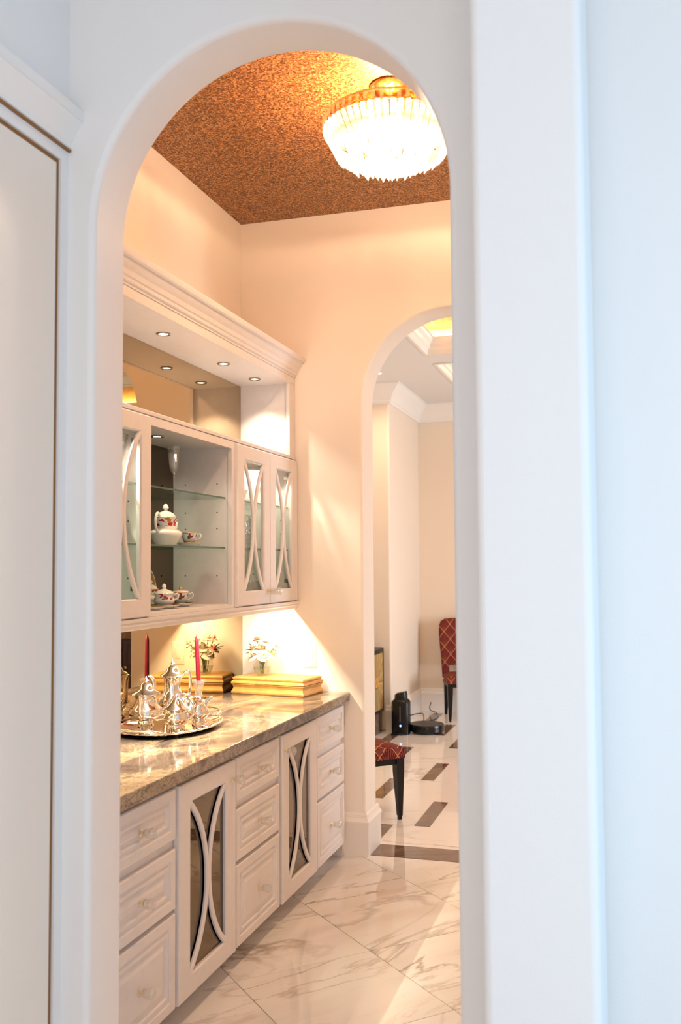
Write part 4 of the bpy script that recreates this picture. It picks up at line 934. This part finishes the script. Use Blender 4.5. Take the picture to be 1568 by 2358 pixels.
# crystal in the glass-door cabinets
def crystal_piece(kind, x, y, z, s_, label, cat, group):
    t = thing(kind, label, cat, (x, y, z), group); c = (x, y, z)
    P = {'crystal_vase': [(0, 0), (0.036, 0), (0.038, 0.006), (0.030, 0.020), (0.036, 0.050), (0.052, 0.120), (0.066, 0.190), (0.062, 0.190), (0.046, 0.110), (0.028, 0.040), (0, 0.03)],
         'crystal_bowl': [(0, 0), (0.045, 0), (0.047, 0.008), (0.040, 0.014), (0.075, 0.050), (0.090, 0.090), (0.086, 0.090), (0.070, 0.055), (0.036, 0.024), (0, 0.02)],
         'crystal_decanter': [(0, 0), (0.045, 0), (0.050, 0.006), (0.052, 0.090), (0.040, 0.115), (0.015, 0.135), (0.014, 0.160), (0.022, 0.165), (0.010, 0.170), (0.018, 0.185), (0.016, 0.205), (0, 0.212)]}[kind]
    MB().lathe([(a_ * s_, b_ * s_) for a_, b_ in P], c, 24, wob=lambda a_, zz: 1 + 0.05 * math.cos(12 * a_) * (1 if (zz / s_) > 0.012 else 0)).build('cut_body', M['cut'], t, angle=8)
    MB().tube([(x + s_ * P[len(P) // 2 + 1][0] * 0.99 * math.cos(2 * PI * k / 24), y + s_ * P[len(P) // 2 + 1][0] * 0.99 * math.sin(2 * PI * k / 24), z + s_ * P[len(P) // 2 + 1][1]) for k in range(24)], 0.0016, 5, closed=True).build('rim', M['crystal'], t)
gg = 'cut crystal in the far glass-door cabinet'
crystal_piece('crystal_vase', -2.0, 4.905, S1, 1.0, 'bright flared crystal vase on the top shelf behind the glass door', 'vase', gg)
crystal_piece('crystal_bowl', -2.03, 4.735, S1, 0.8, 'cut crystal bowl left of the flared vase on the top shelf', 'bowl', gg)
crystal_piece('crystal_vase', -2.03, 4.87, S2, 0.95, 'crystal vase on the middle shelf behind the glass door', 'vase', gg)
crystal_piece('crystal_decanter', -1.97, 4.76, S2, 0.9, 'crystal decanter on the middle shelf beside the crystal vase', 'decanter', gg)
crystal_piece('crystal_bowl', -2.02, 4.90, S0, 1.1, 'large crystal bowl on the floor of the far glass-door cabinet', 'bowl', gg)
gg = 'cut crystal in the near glass-door cabinet'
crystal_piece('crystal_vase', -1.965, 3.345, S1, 1.0, 'crystal vase on the top shelf of the cabinet by the near arch', 'vase', gg)
crystal_piece('crystal_decanter', -1.96, 3.355, S2, 1.0, 'crystal decanter on the middle shelf of the cabinet by the near arch', 'decanter', gg)

# ------------------------------------------------------------------ dining room furniture
def chair(label, x, y, rz):
    t = thing('dining_chair', label, 'chair', (x, y, 0), 'red fan-patterned dining chairs'); t['org'] = (0, 0, 0); t.rotation_euler = (0, 0, rz)
    W = 0.235
    # seat: cushion tapering to the back with a crowned top
    rings = []
    for z, k in ((0.388, 0.0), (0.392, 0.004), (0.440, 0.004), (0.455, -0.006), (0.466, -0.030), (0.474, -0.085)):
        rings.append([(-W - k, -0.25 - k, z), (-W * 0.4, -0.262 - k, z), (W * 0.4, -0.262 - k, z), (W + k, -0.25 - k, z), (W + k * 0.9, 0.0, z), (W * 0.86 + k, 0.235 + k, z), (-W * 0.86 - k, 0.235 + k, z), (-W - k * 0.9, 0.0, z)])
    MB().loft(rings, cap0=True, cap1=True).build('seat', M['fan'], t, angle=40, uvbox=True)
    MB().box(-W * 0.98, W * 0.98, -0.245, -0.22, 0.350, 0.389).box(-W * 0.86, W * 0.86, 0.20, 0.225, 0.350, 0.389).box(-W * 0.95, -W * 0.85, -0.24, 0.22, 0.350, 0.389).box(W * 0.85, W * 0.95, -0.24, 0.22, 0.350, 0.389).build('apron', M['leg'], t)
    tr = MB()
    for k in range(15): tr.lathe([(0.0045, 0), (0.003, 0.003), (0, 0.004)], seg=6); n_ = len(tr.v) - 18; tr.xf(Matrix.Translation((-W + 2 * W * k / 14, -0.258 if 3 <= k <= 11 else -0.252, 0.394)) @ Matrix.Rotation(PI / 2, 4, 'X'), n_)
    nl = tr.build('nail_trim', M['brass'], t); nl['kind'] = 'stuff'
    # back: tall rounded panel open at the bottom between two short posts
    o_ = [(-0.225, 0.40), (-0.150, 0.40), (-0.150, 0.535), (0.150, 0.535), (0.150, 0.40), (0.225, 0.40), (0.232, 0.60), (0.250, 0.85), (0.246, 0.955), (0.225, 1.005), (0.180, 1.030), (0.0, 1.040), (-0.180, 1.030), (-0.225, 1.005), (-0.246, 0.955), (-0.250, 0.85), (-0.232, 0.60)]
    mb = MB().extrude(o_, lambda a_, b_, h: (a_, h + (b_ - 0.40) * 0.13, b_), 0.205, 0.265)
    mb.build('backrest', M['fan'], t, angle=40, bevel=0.016, bseg=3, uvbox=True)
    for sx in (-1, 1):
        f = MB()
        f.loft([[(sx * 0.205 + a_ * 0.028, -0.222 + b_ * 0.028, 0.389) for a_, b_ in ((-1, -1), (1, -1), (1, 1), (-1, 1))],
                [(sx * 0.205 + a_ * 0.027, -0.222 + b_ * 0.027, 0.30) for a_, b_ in ((-1, -1), (1, -1), (1, 1), (-1, 1))],
                [(sx * 0.209 + a_ * 0.014, -0.226 + b_ * 0.014, 0.025) for a_, b_ in ((-1, -1), (1, -1), (1, 1), (-1, 1))],
                [(sx * 0.209 + a_ * 0.011, -0.226 + b_ * 0.011, 0.022) for a_, b_ in ((-1, -1), (1, -1), (1, 1), (-1, 1))],
                [(sx * 0.209 + a_ * 0.011, -0.226 + b_ * 0.011, 0.0) for a_, b_ in ((-1, -1), (1, -1), (1, 1), (-1, 1))]], cap0=True, cap1=True)
        f.build('leg', M['leg'], t, angle=20)
        g_ = MB(); rg = []
        for z, y_, w_ in ((0.42, 0.215, 0.026), (0.30, 0.225, 0.025), (0.15, 0.250, 0.020), (0.0, 0.290, 0.014)):
            rg.append([(sx * 0.185 + a_ * w_, y_ + b_ * w_, z) for a_, b_ in ((-1, -1), (1, -1), (1, 1), (-1, 1))])
        g_.loft(rg, cap0=True, cap1=True).build('leg', M['leg'], t, angle=20)
    return t
chair('red fan-patterned dining chair just past the second arch, half hidden', -1.745, 6.000, math.radians(135))
chair('red fan-patterned dining chair at the back wall of the dining room', -1.675, 10.10, math.radians(18))
# sideboard with sunburst doors
t = thing('gold_sideboard', 'dark-framed sideboard with gold sunburst doors in the dining room corner', 'sideboard', (-2.55, 8.55, 0))
SX0, SX1, SY0, SY1 = -2.79, -2.325, 8.02, 9.115
MB().box(SX0, SX1 - 0.012, SY0, SY1, 0.205, 0.790).build('carcass', M['leg'], t)
MB().box(SX0, SX1, SY0 - 0.004, SY1 + 0.004, 0.790, 0.812).build('top', M['leg'], t, bevel=0.003)
MB().box(SX0, SX1 - 0.012, SY0, SY0 + 0.022, 0.0, 0.2).box(SX1 - 0.013, SX1, SY1 - 0.028, SY1, 0.205, 0.790).box(SX1 - 0.013, SX1, SY0, SY0 + 0.028, 0.205, 0.790).box(SX1 - 0.013, SX1, SY0 + 0.028, SY1 - 0.028, 0.205, 0.228).box(SX1 - 0.013, SX1, SY0 + 0.028, SY1 - 0.028, 0.768, 0.790).build('frame', M['leg'], t)
MB().box(SX0, SX1 - 0.02, SY0 + 0.022, SY1 - 0.004, 0.0, 0.205).build('plinth', M['dark_plinth'], t)
n4 = 4; wd = (SY1 - SY0 - 0.056) / n4
for k in range(n4):
    y0 = SY0 + 0.028 + k * wd; ye = y0 + wd if k % 2 == 0 else y0
    d = MB().box(SX1 - 0.012, SX1 - 0.002, y0 + 0.002, y0 + wd - 0.002, 0.230, 0.766).build('sunburst_door', M['sunburst'], t, angle=0)
    lay = d.data.uv_layers.new(name='UVMap')
    for lp in d.data.loops:
        co = d.data.vertices[lp.vertex_index].co + Vector((-2.55, 8.55, 0)); lay.data[lp.index].uv = (co.y - ye, co.z - 0.50)
    yc = ye - 0.028 if k % 2 == 0 else ye + 0.028
    MB().tube([(SX1 + 0.008, yc + 0.020 * math.cos(2 * PI * q / 24), 0.50 + 0.050 * math.sin(2 * PI * q / 24)) for q in range(24)], 0.005, 8, closed=True).build('ring_handle', M['brass'], d)
# dark marble-topped buffet on the back wall (seen in the mirrors)
t = thing('dark_buffet', 'dark maroon buffet with brown marble top seen reflected in the mirror', 'buffet', (1.6, 10.25, 0))
MB().box(0.75, 2.5, 10.0, 10.47, 0.08, 0.78).build('carcass', M['sideboard'], t)
MB().box(0.80, 2.45, 10.04, 10.45, 0.0, 0.08).build('plinth', M['leg'], t)
MB().box(0.70, 2.55, 9.96, 10.475, 0.78, 0.87).build('top', M['dark_marble'], t, bevel=0.006)
for k in range(3):
    d = MB().rect(lambda a, b, h: (a, 10.0 - h, b), 0.77 + k * 0.575, 0.77 + k * 0.575 + 0.555, 0.10, 0.76, [(0, 0), (0, 0.018), (0.05, 0.018), (0.06, 0.010)], cap1=True).build('door', M['sideboard'], t, angle=15)
    MB().lathe([(0, 0), (0.006, 0), (0.006, 0.012), (0.014, 0.018), (0.012, 0.028), (0, 0.03)], seg=12).xf(Matrix.Translation((0.77 + k * 0.575 + 0.50, 9.982, 0.45)) @ Matrix.Rotation(PI / 2, 4, 'X')).build('knob', M['brass'], d)
# robot vacuum and its dock
DX, DY = -2.135, 9.03
t = thing('vacuum_dock', 'black upright vacuum charging dock against the projecting wall corner', 'dock', (DX, DY, 0.0012))
def rr_ring(cx, cy, w, d, r_, z, n_=5):
    out = []
    for sx, sy, a0 in ((1, 1, 0), (-1, 1, PI / 2), (-1, -1, PI), (1, -1, 1.5 * PI)):
        for k in range(n_): a_ = a0 + PI / 2 * k / (n_ - 1); out.append((cx + sx * (w / 2 - r_) + r_ * math.cos(a_), cy + sy * (d / 2 - r_) + r_ * math.sin(a_), z))
    return out
MB().loft([rr_ring(DX, DY, 0.166, 0.15, 0.03, z) for z in (0.0012, 0.30)] + [rr_ring(DX, DY, 0.158, 0.142, 0.03, 0.312), rr_ring(DX, DY, 0.125, 0.12, 0.03, 0.330)], cap0=True, cap1=True).build('tower', M['black'], t)
rings = [rr_ring(DX + 0.002, DY, 0.118, 0.11, 0.03, 0.330), rr_ring(DX + 0.002, DY, 0.114, 0.11, 0.03, 0.37)]
top = rr_ring(DX + 0.006, DY, 0.094, 0.09, 0.03, 0.395); rings.append([(x, y, z + (x - DX) * 0.22) for x, y, z in top])
MB().loft(rings, cap0=True, cap1=True).build('bin_cap', M['black'], t)
MB().box(DX + 0.002, DX + 0.012, DY - 0.0775, DY - 0.072, 0.12, 0.27).build('light_strip', M['steel'], t)
MB().lathe([(0.009, 0), (0.009, 0.004), (0, 0.005)], seg=12).xf(Matrix.Translation((DX + 0.010, DY - 0.074, 0.085)) @ Matrix.Rotation(PI / 2, 4, 'X')).build('indicator', M['blue_led'], t)
MB().box(DX - 0.075, DX + 0.045, DY - 0.11, DY - 0.06, 0.0012, 0.018).build('foot_plate', M['black'], t, bevel=0.005)
RX, RY = -1.910, 9.15
t = thing('robot_vacuum', 'round black robot vacuum beside its charging dock', 'vacuum', (RX, RY, 0.0012))
MB().lathe([(0, 0.010), (0.150, 0.010), (0.158, 0.016), (0.168, 0.022), (0.170, 0.072), (0.166, 0.082)], (RX, RY, 0), 40).build('body', M['black'], t)
MB().lathe([(0.166, 0.081), (0.160, 0.088), (0.05, 0.090), (0, 0.090)], (RX, RY, 0), 40).build('top_cover', M['black_top'], t)
MB().lathe([(0.168, 0.0), (0.172, 0.0), (0.172, 0.03), (0.168, 0.03), (0.168, 0.0)], (RX, RY, 0.026), 40).build('bumper', M['black'], t)
for sx in (-1, 1): MB().lathe([(0, -0.012), (0.034, -0.012), (0.036, 0), (0.034, 0.012), (0, 0.012)], seg=16).xf(Matrix.Translation((RX + sx * 0.11, RY, 0.0372)) @ Matrix.Rotation(PI / 2, 4, 'Y')).build('wheel', M['black_top'], t)
pts = spline([(DX + 0.085, DY + 0.05, 0.17), (DX + 0.13, DY + 0.13, 0.174), (DX + 0.165, DY + 0.24, 0.155), (DX + 0.14, DY + 0.36, 0.06), (DX + 0.08, DY + 0.42, 0.0075), (DX + 0.04, DY + 0.55, 0.0075), (DX + 0.16, DY + 0.90, 0.0075), (DX + 0.10, 10.3, 0.0075), (DX + 0.0, 10.40, 0.03), (DX + 0.0, 10.468, 0.10)])
solo(MB().tube(pts, 0.005, 6), 'power_cord', M['black'], 'black power cord looping from the vacuum dock to the wall', 'cord', (DX + 0.1, DY + 0.3, 0.002))
